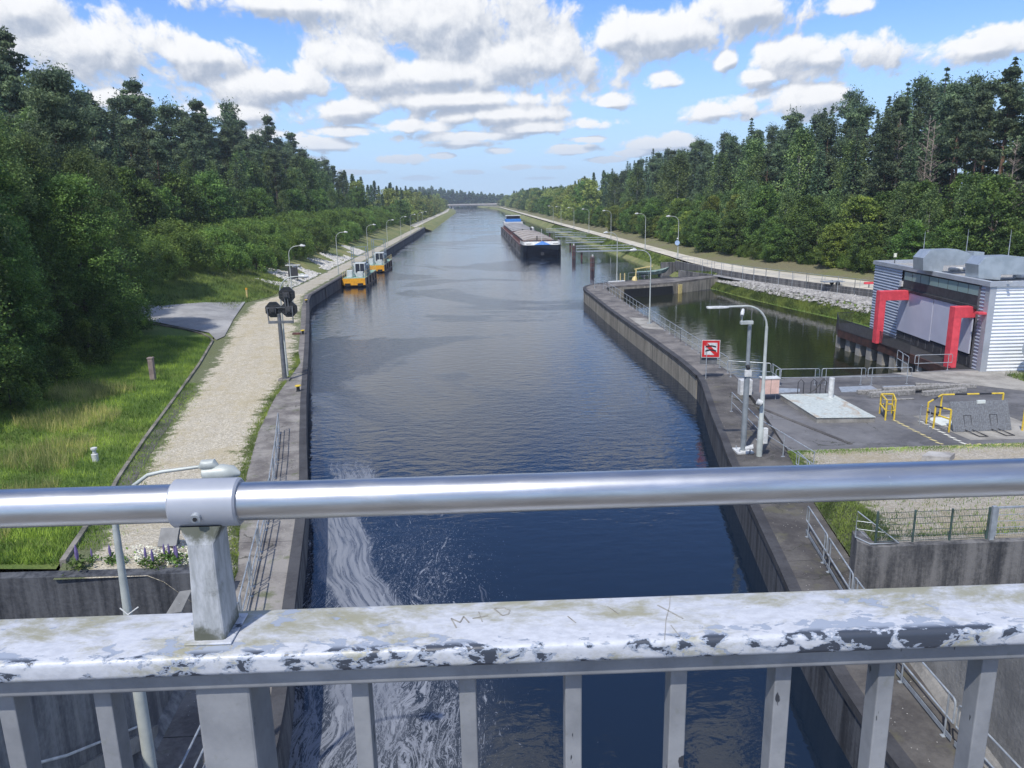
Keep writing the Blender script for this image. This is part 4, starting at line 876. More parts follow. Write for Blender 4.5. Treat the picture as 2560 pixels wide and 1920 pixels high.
# bollards with yellow caps
bo = local(thing('bollard', 'yellow capped bollard beside the foot of the signal mast', 'bollard', (0, 0, 0), 0, 'yellow capped bollards on the left quay'))
MB().tube([(0, 0, 0), (0, 0, .05), (0, 0, .3)], [.17, .11, .10], 12).build('post', 'black_paint', bo, True)
MB().tube([(0, 0, .3), (0, 0, .33), (0, 0, .38), (0, 0, .40)], [.12, .19, .19, .12], 14).build('cap', 'yellow_paint', bo, True)
bs = [P(648, 845), P(657, 722), P(661.7, 654)]
bo.location = (bs[0][0]-.1, bs[0][1], 1.6)
dup(bo, (bs[1][0]-.1, bs[1][1], 1.6), 0, 'yellow capped bollard with a wooden sleeper beside it, middle of the left quay'); dup(bo, (bs[2][0], bs[2][1], 1.6), 0, 'small yellow capped bollard at the bend of the left quay wall')
tag(MB().box(bs[1][0]-1.0, bs[1][0]-.35, bs[1][1]-.15, bs[1][1]+.2, 1.6, 1.75).build('sleeper', 'red_brown'), 'dark wooden sleeper beside the middle bollard', 'sleeper')
px_, py_ = P(330, 812, 2.05)[:2]
stn = thing('marker_post', 'short pinkish square stone post standing in the left lawn', 'marker post', (px_, py_, 2.0))
MB().box(px_-.16, px_+.16, py_-.16, py_+.16, 1.8, 3.22).build('shaft', 'stone_pink', stn, False, .02) if 'stone_pink' in MATS else (plain('stone_pink', (.30, .24, .22), (.2, .16, .15), 3, .9), MB().box(px_-.16, px_+.16, py_-.16, py_+.16, 1.8, 3.22).build('shaft', 'stone_pink', stn, False, .02))
MB().box(px_-.18, px_+.18, py_-.18, py_+.18, 3.22, 3.30).build('cap', 'stone_pink', stn)
vx, vy = P(206, 992, 1.75)[:2]
vp = thing('vent_pipe', 'small white ribbed vent pipe standing in the left lawn', 'vent pipe', (vx, vy, 1.7))
MB().tube([(vx, vy, 1.55), (vx, vy, 2.0), (vx, vy, 2.02), (vx, vy, 2.2)], [.15, .15, .08, .08], 14).build('pipe', 'white_paint', vp, True)
MB().tube([(vx, vy, 2.2), (vx, vy, 2.22), (vx, vy, 2.30), (vx, vy, 2.33)], [.06, .14, .14, .05], 14).build('cap', 'white_paint', vp, True)
hb = thing('hydrant_post', 'tiny orange and yellow post in the grass slope left of the quay', 'marker post', (-24.9, 92, 2)); MB().tube([(-27.6, 94.5, 1.8), (-27.6, 94.5, 2.9)], .12, 8).build('post', 'pale_yellow', hb); MB().tube([(-27.6, 94.5, 2.9), (-27.6, 94.5, 3.1)], .14, 8).build('cap', 'amber_paint', hb)
bx_ = thing('electric_box', 'pale box on a post among the flowers near the left wall', 'box', (-9.6, 22.3, 2.9)); MB().obox((-9.55, 22.2, 3.15), (1, 0, 0), (0, .7, .7), (0, -.7, .7), .28, .3, .06).build('lid', 'mid_grey', bx_)
MB().box(-9.75, -9.35, 22.1, 22.45, 2.6, 3.05).build('body', 'mid_grey', bx_)

# ------------------------------------------------------------------ sign, cabinet, hatch etc. on the yard
sx, sy = 14.55, 46.9
sp = thing('waterway_sign', 'square red and white sign with red slash over two black waves', 'sign', (sx, sy, 1.6))
MB().tube([(sx-.08, sy+.06, 1.6), (sx-.08, sy+.06, 3.9)], .03, 8).build('post', 'galv', sp)
cx0, cz0, hf = 14.7, 3.55, .56
ax_ = np.array([math.cos(-.2), math.sin(-.2), 0]); nn_ = np.array([ax_[1], -ax_[0], 0]); oc = np.array([cx0, sy, cz0])
def sq(poly, d, th, name, mat):
    f = [oc+ax_*a+np.array([0, 0, b])+nn_*d for a, b in poly]; k = len(f); g = [p-nn_*th for p in f]
    MB().add([tuple(p) for p in f+g], [tuple(range(k)), tuple(range(k, 2*k))[::-1]]+[(i, (i+1) % k, k+(i+1) % k, k+i) for i in range(k)]).build(name, mat, sp)
S = lambda a: [(-a, -a), (a, -a), (a, a), (-a, a)]
sq(S(hf), 0, .03, 'board', 'white_paint'); sq(S(hf-.03), .004, .003, 'red_border', 'sign_red'); sq(S(hf-.17), .008, .003, 'white_field', 'white_paint')
q_ = hf-.17
sq([(-q_, q_), (-q_+.16, q_), (q_, -q_+.16), (q_, -q_), (q_-.16, -q_), (-q_, q_-.16)], .012, .003, 'red_slash', 'sign_red')
for k, zz0 in enumerate((.13, -.13)):
    up = [(x, zz0+.06*math.cos(x*5.2)+.045) for x in np.linspace(-.33, .33, 14)]; dn = [(x, zz0+.06*math.cos(x*5.2)-.05) for x in np.linspace(.33, -.33, 14)]
    sq(up+dn, .016, .003, 'black_wave', 'black_paint')
sq([(-.62, -1.02), (.42, -1.02), (.42, -.2), (-.62, -.2)], -.13, .03, 'rear_board', 'mid_grey')
cbn = thing('cabinet', 'pale pink electrical cabinet on thin legs behind the camera mast', 'cabinet', (16.3, 41.6, 1.6))
MB().box(16.0, 16.95, 41.3, 41.8, 1.98, 2.85).build('body', 'peach', cbn, False, .015); MB().box(15.96, 16.99, 41.26, 41.84, 2.85, 2.90).build('lid', 'white_paint', cbn)
MB().box(16.46, 16.475, 41.285, 41.3, 2.0, 2.83).build('door_gap', 'mid_grey', cbn)
for x in (16.1, 16.85): MB().tube([(x, 41.5, 1.6), (x, 41.5, 2.0)], .02, 6).build('leg', 'galv', cbn)
tag(MB().box(15.2, 15.9, 42.6, 43.1, 1.6, 2.5).build('meter_box', 'white_paint', None, False, .02), 'small white box in the railing cage beside the pink cabinet', 'box')
slab = thing('hatch_slab', 'large white-painted steel cover slab with rust stains on the yard', 'cover slab', (18.5, 39, 1.6))
sl = [P(1687, 852, 1.9), P(1796, 850, 1.9), P(1890, 900, 1.9), P(1765, 901.5, 1.9)]
MB().prism([p[:2] for p in sl], 1.6, 1.86).build('slab_side', 'concrete_pad', slab)
c4 = np.mean([p[:2] for p in sl], axis=0)

def prusty():
    m, t, b, v, out = base_mat('plate_rusty'); n = t.noise(t.vm('MULTIPLY', v, (1, .5, 1)), 1.4, 7, .7, .8); n2 = t.noise(v, 6, 5, .7)
    c = t.mix(t.ss(n2, .3, .65), (.36, .40, .38, 1), (.52, .56, .53, 1)); c = t.mix(t.m('MULTIPLY', t.ss(n, .53, .68), .7), c, (.36, .24, .13, 1)); t.l(c, b.inputs['Base Color']); b.inputs['Roughness'].default_value = .55
prusty(); MB().prism([tuple(c4+(np.array(p[:2])-c4)*1.02) for p in sl], 1.861, 1.90).build('slab_top', 'plate_rusty', slab, False, .01)
pv = P(1789, 855, 1.9)
MB().tube([(pv[0], pv[1]-.3, 1.9), (pv[0], pv[1]-.3, 3.0)], .15, 12).build('vent_post', 'white_paint', slab, True)
hs_ = thing('hose_stand', 'dark bent pipes and a black hose standing behind the white slab', 'pipe stand', (18.8, 41.9, 1.6))
for k, x in enumerate((18.2, 18.95, 19.5)):
    MB().tube([(x, 41.7, 1.6), (x, 41.7, 2.5), (x+.15, 41.7, 2.68), (x+.33, 41.7, 2.5), (x+.33, 41.7, 1.6)], .025, 6).build('pipe', 'dark_grey', hs_, True)
MB().tube([(17.9, 41.6, 1.65), (18.6, 41.5, 1.8), (19.1, 41.5, 2.1), (19.6, 41.55, 2.65)], .035, 6).build('hose', 'black_paint', hs_, True)
for k, (a, b, c_, d) in enumerate(((1700, 825, 1760, 845), )): pass
for (us, lb) in ((((1668, 850), (1728, 846), (1728, 840), (1676, 838)), 'flat grey steel plate by the pink cabinet at the basin edge'), (((1818, 847), (1900, 844), (1882, 833), (1812, 836)), 'flat grey steel plate under the middle railing frames'), (((1925, 843), (1985, 841), (1975, 832), (1905, 834)), 'flat grey steel plate under the right railing frames')):
    pts = [P(u, v, 1.63)[:2] for u, v in us]; tag(MB().prism(pts, 1.606, 1.64).build('steel_plate', 'galv'), lb, 'steel plate')
def log(label, a, b, w=.26, h=.22, z=1.6):
    tag(MB().bar((a[0], a[1], z+h/2), (b[0], b[1], z+h/2), w, h).build('timber_beam', 'wood_grey', None, False, .03), label, 'timber beam', 'old timbers on the yard')
log('long weathered grey timber at the back of the timber pile', (21.9, 42.1), (26.8, 42.4)); log('thick split grey timber at the front left of the pile', (22.2, 41.3), (25.0, 41.7), .34, .3)
log('weathered timber at the front right of the pile', (25.3, 41.2), (28.1, 41.8), .34, .28); log('short timber lying on top of the pile', (23.2, 41.75), (27.4, 42.0), .25, .2, 1.83)
log('thin plank lying in front of the timber pile', (22.6, 40.5), (24.4, 40.6), .14, .07); log('small timber nearest the rounded basin corner', (26.1, 43.4), (29.3, 42.6), .25, .22)
# small yellow cage
def ptube(m, pts, r=.04): m.tube(pts, r, 8)
cg = thing('pipe_guard', 'small yellow tube guard standing between the white slab and the large hatch', 'pipe guard', (21.2, 38, 1.6))
c5 = [P(1900, 893), P(1912, 908), P(1931, 907), P(1926, 893)]
for p in c5: MB().tube([(p[0], p[1], 1.6), (p[0], p[1], 2.65)], .045, 8).build('post', 'yellow_paint', cg, True)
for z_ in (2.1, 2.65):
    ptube(mm := MB(), [(p[0], p[1], z_) for p in c5]+[(c5[0][0], c5[0][1], z_)], .04); mm.build('hoop', 'yellow_paint', cg, True)
MB().tube([(21.2, 37.7, 1.6), (21.2, 37.7, 2.2), (21.25, 37.7, 2.3)], [.1, .1, .05], 8).build('valve', 'mid_grey', cg, True)
# hatch pit with leaning mesh cover and yellow rails
hp_ = thing('floor_hatch', 'open floor hatch with a leaning grey mesh cover and yellow and black rails', 'hatch', (24.3, 35, 1.6))
MB().add([(22.9, 33.2, 1.612), (27.2, 33.0, 1.612), (27.2, 37.4, 1.612), (22.5, 37.4, 1.612)], [(0, 1, 2, 3)]).build('pad', 'concrete_pad', hp_)
m = MB(); m.obox((24.3, 34.75, 2.3), (1, 0, 0), (0, .42, 1), (0, 1, -.42), 1.45, .68, .02); m.build('cover', 'grate', hp_)
m = MB()
for k in range(30): m.bar((22.87+k*.097, 34.46, 1.66), (22.87+k*.097, 34.99, 2.92), .012, .012)
m.build('cover_ribs', 'mid_grey', hp_)
MB().box(24.2, 24.6, 34.93, 35.03, 2.86, 3.02).build('handle', 'plate_pale', hp_)
for x in (23.45, 24.75):
    m = MB(); m.tube([(x, 34.5, 1.7), (x, 34.75, 2.35), (x+.35, 34.75, 2.35), (x+.35, 34.5, 1.7), (x+.55, 33.6, 1.63), (x+.15, 33.6, 1.63), (x, 34.5, 1.7)], .025, 6); m.build('support_leg', 'dark_grey', hp_)
yp = [(22.35, 35.9), (23.9, 37.3), (27.1, 37.2), (26.2, 34.35), (22.65, 34.5), (22.3, 35.2)]
for (x, y) in yp: MB().tube([(x, y, 1.6), (x, y, 2.72)], .045, 8).build('yellow_post', 'yellow_paint', hp_, True)
def banded(a, b, z_):
    a = np.array(a); b = np.array(b); n = max(2, round(np.linalg.norm(b-a)/.62))
    for i in range(n):
        p = a+(b-a)*i/n; q = a+(b-a)*(i+1)/n
        MB().tube([(p[0], p[1], z_), (q[0], q[1], z_)], .045, 8).build('striped_rail', 'yellow_paint' if i % 2 == 0 else 'black_paint', hp_, True)
banded(yp[0], yp[1], 2.72); banded(yp[1], yp[2], 2.72); banded(yp[4], yp[0], 2.25); banded(yp[4], yp[5], 2.72)
MB().add([(22.9, 35.5, 1.63), (25.4, 35.5, 1.63), (25.4, 36.9, 1.63), (22.9, 36.9, 1.63)], [(0, 1, 2, 3)]).build('pit_frame', 'plate_pale', hp_)
MB().tube([(22.0, 35.9, 1.6), (22.0, 35.9, 2.6), (22.0, 35.1, 2.6), (22.0, 35.1, 1.6)], .02, 6).build('inner_rail', 'galv', hp_)
def dashes(name, pts, mat, w=.11, L=.32, gap=.16):
    m = MB()
    for a, b in zip(pts[:-1], pts[1:]):
        a = np.array(a[:2]); b = np.array(b[:2]); D = np.linalg.norm(b-a); d = (b-a)/D; nrm = np.array([-d[1], d[0]])*w/2; s = 0
        while s < D-L:
            p = a+d*s; q = p+d*L+nrm*1.6; m.add([(*(p-nrm), 1.619), (*(q-nrm), 1.619), (*(q+nrm), 1.619), (*(p+nrm), 1.619)], [(0, 1, 2, 3)]); s += L+gap
    struct(m.build(name, mat))
w1 = P(1984, 910); w2 = P(2085, 962); w3 = P(2216, 962)
dashes('floor_marking', [w1, w2], 'white_marking', .16, .3, .14); dashes('floor_marking', [w2, w3], 'yellow_marking', .2, .34, .1)
dashes('floor_marking', [P(1928, 908), P(2044, 967), P(2120, 967)], 'yellow_marking', .14, .34, .12)
struct(MB().bar((14.6, 42.5, 1.59), (17.2, 33.2, 1.59), .22, .08).build('drain_channel', 'walkway_dark'))
tag(MB().prism([P(1990, 996)[:2], P(2050, 1000)[:2], P(2062, 990)[:2], P(2005, 986)[:2]], 1.6, 1.85).build('gravel_heap', 'stone'), 'low heap of pale stones at the edge of the yard behind the handrail', 'stone heap')

# ------------------------------------------------------------------ pump building
bld = thing('pump_building', 'grey ribbed metal building with window band, two big shutters and rooftop air ducts', 'building', (32.2, 46.6, 1.6))
C0 = np.array([32.2, 46.6]); C1 = np.array([33.5, 63.25]); LB = np.linalg.norm(C1-C0); be_ = (C1-C0)/LB; bn_ = np.array([-be_[1], be_[0]])   # bn_ points to the canal
bx1 = 62.0; zb, zt_ = 1.6, 7.3
D0 = np.array([bx1, 45.6]); D1 = np.array([bx1, 63.6])
MB().prism([tuple(C0-bn_*.12+be_*.12), (bx1, 45.75), (bx1, 63.5), tuple(C1-bn_*.12-be_*.1)], zb, 7.05).build('core_wall', 'dark_grey', bld)
MB().prism([tuple(C0-bn_*.15), (bx1, 45.75), (bx1, 63.5), tuple(C1-bn_*.15)], 7.051, 7.12).build('roof_gravel', 'roof_gravel', bld)
def FB(s, z, o=0.0):
    p = C0+be_*s+bn_*o; return (float(p[0]), float(p[1]), z)
def clad(p, q, n, z0, z1, name, mat, pitch=.225, amp=.03):
    k = int((z1-z0)/pitch*6); m = MB(); p = np.array(p); q = np.array(q); n = np.array(n)
    for i in range(k+1):
        z = z0+(z1-z0)*i/k; o = amp*(1+math.sin(2*math.pi*i/6))
        m.v += [(*(p+n*o), z), (*(q+n*o), z)]
    m.f += [(2*i, 2*i+1, 2*i+3, 2*i+2) for i in range(k)]
    return m.build(name, mat, bld, True)
F2 = lambda s: C0+be_*s
clad(F2(11.75), F2(LB), bn_, 1.6, 7.05, 'ribbed_cladding', 'clad_front'); clad(F2(.42), F2(1.15), bn_, 1.6, 7.05, 'ribbed_cladding', 'clad_front')
sn = np.array([0.03, -1.0]); clad(C0+[.35, 0], (bx1, 45.75), sn, 1.6, 7.05, 'ribbed_cladding', 'clad_side')
MB().prism([tuple(C0+bn_*.05-[0, .05]), tuple(C0+[.36, -.06]), tuple(C0+[.36, .3]), tuple(F2(.43)+bn_*.05)], zb, 7.05).build('corner_trim', 'clad_trim', bld)
tp = [C0+bn_*.16-[0, .16], np.array([bx1, 45.55]), np.array([bx1, 63.7]), C1+bn_*.16+[0, .1]]; ti = [C0-bn_*.25+[0, .25], np.array([bx1-.3, 46.1]), np.array([bx1-.3, 63.2]), C1-bn_*.25-[0, .25]]
m = MB()
for i in range(4):
    j = (i+1) % 4; m.prism([tuple(tp[i]), tuple(tp[j]), tuple(ti[j]), tuple(ti[i])], 7.06, 7.36)
m.build('parapet', 'clad_trim', bld)
def fbox(s0, s1, z0, z1, o0, o1, name, mat, parent=bld, bev=0):
    return MB().add([FB(s, z, o) for z in (z0, z1) for (s, o) in ((s0, o0), (s1, o0), (s1, o1), (s0, o1))], [(3, 2, 1, 0), (4, 5, 6, 7), (0, 1, 5, 4), (1, 2, 6, 5), (2, 3, 7, 6), (3, 0, 4, 7)]).build(name, mat, parent, False, bev)
fbox(1.15, 11.5, 5.66, 6.98, -.1, .02, 'window_band', 'dark_grey')
for i in range(8):
    a = 1.2+i*10.25/8; b = a+10.25/8-.09
    w = fbox(a, b, 6.33, 6.94, .02, .035, 'window', 'glass_pane'); fbox(a, b, 5.7, 6.27, .021, .034, 'lower_pane', 'glass_dark', w)
fbox(1.1, 11.8, 5.50, 5.68, .0, .22, 'canopy', 'dark_grey')
fbox(6.52, 11.72, 2.38, 5.44, .03, .12, 'shutter', 'shutter', bev=.01); fbox(1.38, 6.42, 2.5, 5.44, .03, .12, 'shutter', 'shutter', bev=.01)
fbox(1.15, 11.75, 1.6, 2.38, -.1, .03, 'dark_plinth', 'dark_grey')
for i in range(9): fbox(1.6+i*1.1, 1.64+i*1.1, 1.7, 2.3, .03, .045, 'plinth_post', 'mid_grey')
fbox(.95, 1.16, 1.6, 7.0, .0, .07, 'frame_strip', 'mid_grey'); fbox(.0, .5, 5.30, 5.42, .05, .55, 'red_lamp', 'red_paint')
fbox(11.4, 11.75, 5.8, 6.2, .06, .2, 'flood_lamp', 'white_paint')
def traced(pts, y, th, z6off, name, mat):
    q = [onplane(1797+.1875*a, 518.4+.1875*b, (0, y, 0), (0, 1, 0)) for a, b in pts]; k = len(q)
    return MB().add([(float(p[0]), y, float(p[2])) for p in q]+[(float(p[0]), y+th, float(p[2])) for p in q], [tuple(range(k)), tuple(range(k, 2*k))[::-1]]+[(i, (i+1) % k, k+(i+1) % k, k+i) for i in range(k)]).build(name, mat, bld, False, .01)
traced([(1052, 352), (1052, 208), (1135, 118), (1455, 108), (1560, 140), (1640, 195), (1610, 235), (1515, 290), (1290, 296), (1270, 372)], 53.5, 1.3, 0, 'air_duct', 'metal_duct')
traced([(1640, 135), (1760, 140), (1745, 262), (1630, 258)], 53.8, 1.0, 0, 'duct_cowl', 'metal_duct')
traced([(1690, 442), (1690, 285), (1775, 195), (2120, 185), (2212, 195), (2330, 230), (2330, 400), (1950, 400), (1940, 462)], 48.6, 1.4, 0, 'air_duct', 'metal_duct')
m = MB(); m.tube([(36.0, 49.9, 7.28), (45, 50.6, 7.28)], .16, 10); m.tube([(35.0, 55.5, 7.28), (45, 56.2, 7.28)], .14, 10); m.build('roof_pipe', 'white_paint', bld, True)
for u, v, vt in ((1991, 577, 500), (2085, 560, 495), (2173, 590, 496)):
    p = P(u, v, 7.12); q = onplane(u+4, vt, (0, p[1], 0), (0, 1, 0)); MB().tube([p, (p[0], p[1], float(q[2])*.55+p[2]*.45), (p[0], p[1], float(q[2]))], [.045, .03, .012], 6).build('lightning_rod', 'galv', bld)
p = P(1932, 573, 7.2); MB().tube([p, (p[0], p[1], 7.9)], .03, 6).build('lamp_stem', 'dark_grey', bld); MB().tube([(p[0], p[1], 7.85), (p[0], p[1], 8.15)], .12, 8).build('roof_lamp', 'flower_white', bld)
for i in range(9): MB().box(33.0+i*3, 33.15+i*3, 46.0, 46.3, 7.362, 7.42).build('parapet_clip', 'white_paint', bld)
m = MB(); m.bar((36.5, 52.2, 7.55), (50, 52.2, 7.55), .03, .03)
for i in range(12): m.bar((36.5+i*1.2, 52.2, 7.1), (36.5+i*1.2, 52.2, 7.56), .03, .03)
m.build('roof_rail', 'dark_grey', bld)
# red portal frames
for (y, x0, zt2, lb) in ((57.0, 30.85, 5.62, 'farther red steel portal frame standing on the dark platform'), (48.2, 31.15, 5.62, 'nearer red steel portal frame beside the building corner')):
    g = thing('portal_frame', lb, 'portal frame', (x0, y, 1.6), 0, 'red portal frames in front of the building')
    xw_ = 32.2+(y-46.6)*.078
    MB().prism([(x0-.24, y-.3), (x0+.26, y-.3), (x0+.26, y+.3), (x0-.24, y+.3)], 1.6, zt2).build('post', 'red_paint', g, False, .02)
    MB().box(x0+.262, xw_+.28, y-.298, y+.298, zt2-.72, zt2-.002).build('arm', 'red_paint', g, False, .02)
# platform in front
pf = thing('service_platform', 'dark service platform on concrete stub piles in front of the building', 'platform', (31, 55, 1.6))
pe = [(30.72, 47.6), (31.0, 52.7), (30.95, 57.3), (30.8, 63.2), (32.2, 66.5)]
MB().prism(pe+[(33.6, 66.5), (33.55, 63.3), (32.25, 47.5)], 1.30, 1.59).build('deck', 'deck_dark', pf)
m = MB()
for a, b in zip(pe[:-1], pe[1:]): m.bar((*a, 1.32), (*b, 1.32), .16, .62)
m.build('edge_beam', 'rust_steel', pf)
for i in range(9):
    y = 49.2+i*1.75; MB().box(30.95, 31.6, y, y+.75, -1.5, 1.02).build('pile', 'concrete_pad', pf)
fp_ = [(30.78, 52.3), (30.86, 57.3), (30.72, 63.2), (32.1, 66.4), (33.6, 66.4)]
m = MB()
for a, b in zip(fp_[:-1], fp_[1:]):
    a = np.array(a); b = np.array(b); n = int(np.linalg.norm(b-a)/.07)
    for i in range(n): p = a+(b-a)*i/n; m.bar((*p, 1.62), (*p, 2.55), .012, .02)
    m.bar((*a, 2.56), (*b, 2.56), .04, .04); m.bar((*a, 1.68), (*b, 1.68), .03, .03)
m.build('bar_railing', 'dark_grey', pf)
tk = thing('tank', 'grey horizontal cylindrical tank beside the ribbed side wall, cut by the right edge', 'tank', (34.7, 44.6, 1.6))
MB().tube([(34.75, 43.2, 3.3), (34.75, 43.25, 3.3), (34.75, 43.45, 3.3), (34.75, 45.5, 3.3)], [.2, .55, .78, .80], 24).build('shell', 'metal_duct', tk, True)
for x in (34.4, 35.1): MB().box(x-.06, x+.06, 43.8, 45.2, 1.6, 2.7).build('leg', 'mid_grey', tk)

# ------------------------------------------------------------------ canal barge
BX0, BX1 = 10.85, 19.75; BY0, BY1, BY2 = 173.6, 232, 309
brg = thing('cargo_barge', 'long inland cargo barge with navy bow, blue bow triangle and beige hatch covers', 'barge', ((BX0+BX1)/2, BY0, 0))
xc = (BX0+BX1)/2; hw = (BX1-BX0)/2
def hull(y0, y1, bow, zt0, name, mat, parent, shrink=0.0):
    m = MB(); sec = []
    st = [(0.0, .80), (0.4, .90), (1.5, .965), (4, 1.0)] if bow else [(0, 1.0)]
    ysx = [(y0+d, k) for d, k in st]+[(y1, 1.0)]
    for y, k in ysx:
        w = (hw-shrink)*k; rk = (0.9 if (bow and y < y0+.1) else .5 if (bow and y < y0+.6) else 0)
        sec.append([(xc-w, y+0, zt0), (xc-w, y+0, zt0-1.2), (xc-w+.3*(rk > 0), y+rk*1.2, -.6), (xc+w-.3*(rk > 0), y+rk*1.2, -.6), (xc+w, y, zt0-1.2), (xc+w, y, zt0)])
    for s in sec: m.v += s
    for i in range(len(sec)-1):
        for k in range(6): m.f.append((i*6+k, i*6+(k+1) % 6, i*6+6+(k+1) % 6, i*6+6+k))
    m.f.append(tuple(range(6))[::-1]); m.f.append(tuple(range((len(sec)-1)*6, len(sec)*6)))
    return m.build(name, mat, parent)
hull(BY0, BY0+9, True, 2.75, 'bow_hull', 'navy_hull', brg)
hull(BY0+9.02, BY1, False, 2.2, 'fore_hull', 'hull_grey', brg); hull(BY1+.6, BY2, False, 2.2, 'aft_hull', 'hull_grey', brg)
m = MB()   # white bulwark along the bow top
bp = [(xc-hw, BY0+9), (xc-hw, BY0+4), (xc-hw*.965, BY0+1.5), (xc-hw*.90, BY0+.4), (xc-hw*.80, BY0-.02), (xc, BY0-.12), (xc+hw*.80, BY0-.02), (xc+hw*.90, BY0+.4), (xc+hw*.965, BY0+1.5), (xc+hw, BY0+4), (xc+hw, BY0+9)]
for a, b in zip(bp[:-1], bp[1:]):
    m.add([(a[0], a[1], 2.76), (b[0], b[1], 2.76), (b[0], b[1]+.5, 3.5), (a[0], a[1]+.5, 3.5)], [(0, 1, 2, 3)])
m.build('bow_bulwark', 'white_paint', brg)
MB().add([(xc-1.9, BY0-.16, 2.80), (xc+1.9, BY0-.16, 2.80), (xc, BY0+.34, 3.62)], [(0, 1, 2)]).build('bow_emblem', 'blue_paint', brg)
MB().box(xc-.35, xc+.35, BY0-.2, BY0+.1, .5, 1.1).build('bow_anchor', 'dark_grey', brg)
m = MB()
for k in range(9): m.box(xc-3.6+k*.13, xc-3.52+k*.13, BY0+.02, BY0+.1, 2.98, 3.12); m.box(xc+2.4+k*.13, xc+2.47+k*.13, BY0+.02, BY0+.1, 2.98, 3.12)
m.build('bow_lettering', 'mid_grey', brg)
m = MB()
for dx in (-3.0, -1.2, 1.0, 3.0):
    m.tube([(xc+dx, BY0+3, 2.7), (xc+dx, BY0+3, 3.5)], .25, 8); m.box(xc+dx-.5, xc+dx+.5, BY0+4.2, BY0+5.4, 2.7, 3.5)
m.tube([(xc-.8, BY0+5, 2.7), (xc-.8, BY0+5, 4.5)], .14, 6)
m.build('bow_winch', 'dark_grey', brg)
MB().tube([(xc, BY0+2, 2.7), (xc, BY0+2, 6.2)], .07, 6).build('bow_mast', 'white_paint', brg)
for (a, b, cov, nseg) in ((BY0+10, BY1-3, 'hatch_beige', 9), (BY1+5, BY2-13, 'mid_beige', 10)):
    if cov not in MATS: plain(cov, (.34, .335, .33), (.24, .24, .235), .5, .6)
    MB().box(xc-hw+.75, xc+hw-.75, a, b, 2.2, 3.3).build('coaming', 'red_brown', brg)
    for s in (-1, 1): MB().box(xc+s*(hw-.72)-.05, xc+s*(hw-.72)+.05, a, b, 3.25, 3.40).build('coaming_rim', 'dark_grey', brg)
    L = (b-a)/nseg
    for i in range(nseg):
        m = MB(); N = 8; y0, y1 = a+i*L+.12, a+(i+1)*L-.12; up = .12*(i % 2)
        for y in (y0, y1):
            for k in range(N+1):
                t_ = -1+2*k/N; m.v.append((xc+t_*(hw-.8), y, 3.32+up+.60*(1-t_*t_)))
            m.v += [(xc+hw-.8, y, 3.2), (xc-hw+.8, y, 3.2)]
        n_ = N+3
        m.f += [(k, (k+1) % n_, n_+(k+1) % n_, n_+k) for k in range(n_)]+[tuple(range(n_))[::-1], tuple(range(n_, 2*n_))]
        m.build('hatch_cover', cov, brg)
    m = MB()
    for s in (-1, 1):
        n = int((b-a)/2.4)
        for i in range(n): m.box(xc+s*(hw-.4)-.04, xc+s*(hw-.4)+.04, a+i*2.4, a+i*2.4+.12, 2.2, 3.0)
        m.box(xc+s*hw-.05, xc+s*hw+.05, a-5, b+5, 2.2, 2.42)
    m.build('side_stanchions', 'red_brown', brg)
m = MB()
for dx, w, h in ((-3.4, .5, .9), (-2.0, .8, 1.2), (-.6, .4, 1.8), (.6, .9, 1.1), (1.9, .5, 2.2), (3.3, .7, 1.3)): m.box(xc+dx-w/2, xc+dx+w/2, BY1+1.2, BY1+2.4, 2.2, 2.2+h)
m.build('coupling_gear', 'dark_grey', brg)
MB().tube([(xc+2.4, BY1+3, 2.2), (xc+2.4, BY1+3, 4.2), (xc+2.4, BY1+3, 4.6)], [.6, .6, .2], 10).build('vent', 'white_paint', brg)
MB().box(xc-hw+.9, xc+hw-.9, BY2-12, BY2-2, 2.2, 4.3).build('deckhouse', 'white_paint', brg, False, .1)
MB().box(xc-hw+1.5, xc+hw-1.5, BY2-11, BY2-3, 4.31, 5.4).build('upper_house', 'blue_paint', brg, False, .1)
MB().box(xc-hw+1.9, xc+hw-1.9, BY2-10, BY2-4, 5.41, 6.5).build('wheelhouse', 'glass_dark', brg)
MB().box(xc-hw+1.6, xc+hw-1.6, BY2-10.3, BY2-3.7, 6.5, 6.7).build('wheelhouse_roof', 'white_paint', brg)

for s_ in (-1, 1):
    for k in range(7): MB().tube([(xc+s_*(hw+.06), BY0+12+k*17, 1.9), (xc+s_*(hw+.14), BY0+12+k*17, 1.2), (xc+s_*(hw+.06), BY0+12+k*17, .6)], .12, 6).build('side_fender', 'dark_grey', brg)
MB().tube([(xc-3.6, BY0+.6, 3.6), (xc-3.6, BY0+6, 3.6), (xc-4.0, BY0+9, 3.5)], .03, 5).build('bow_rope', 'hatch_beige', brg)
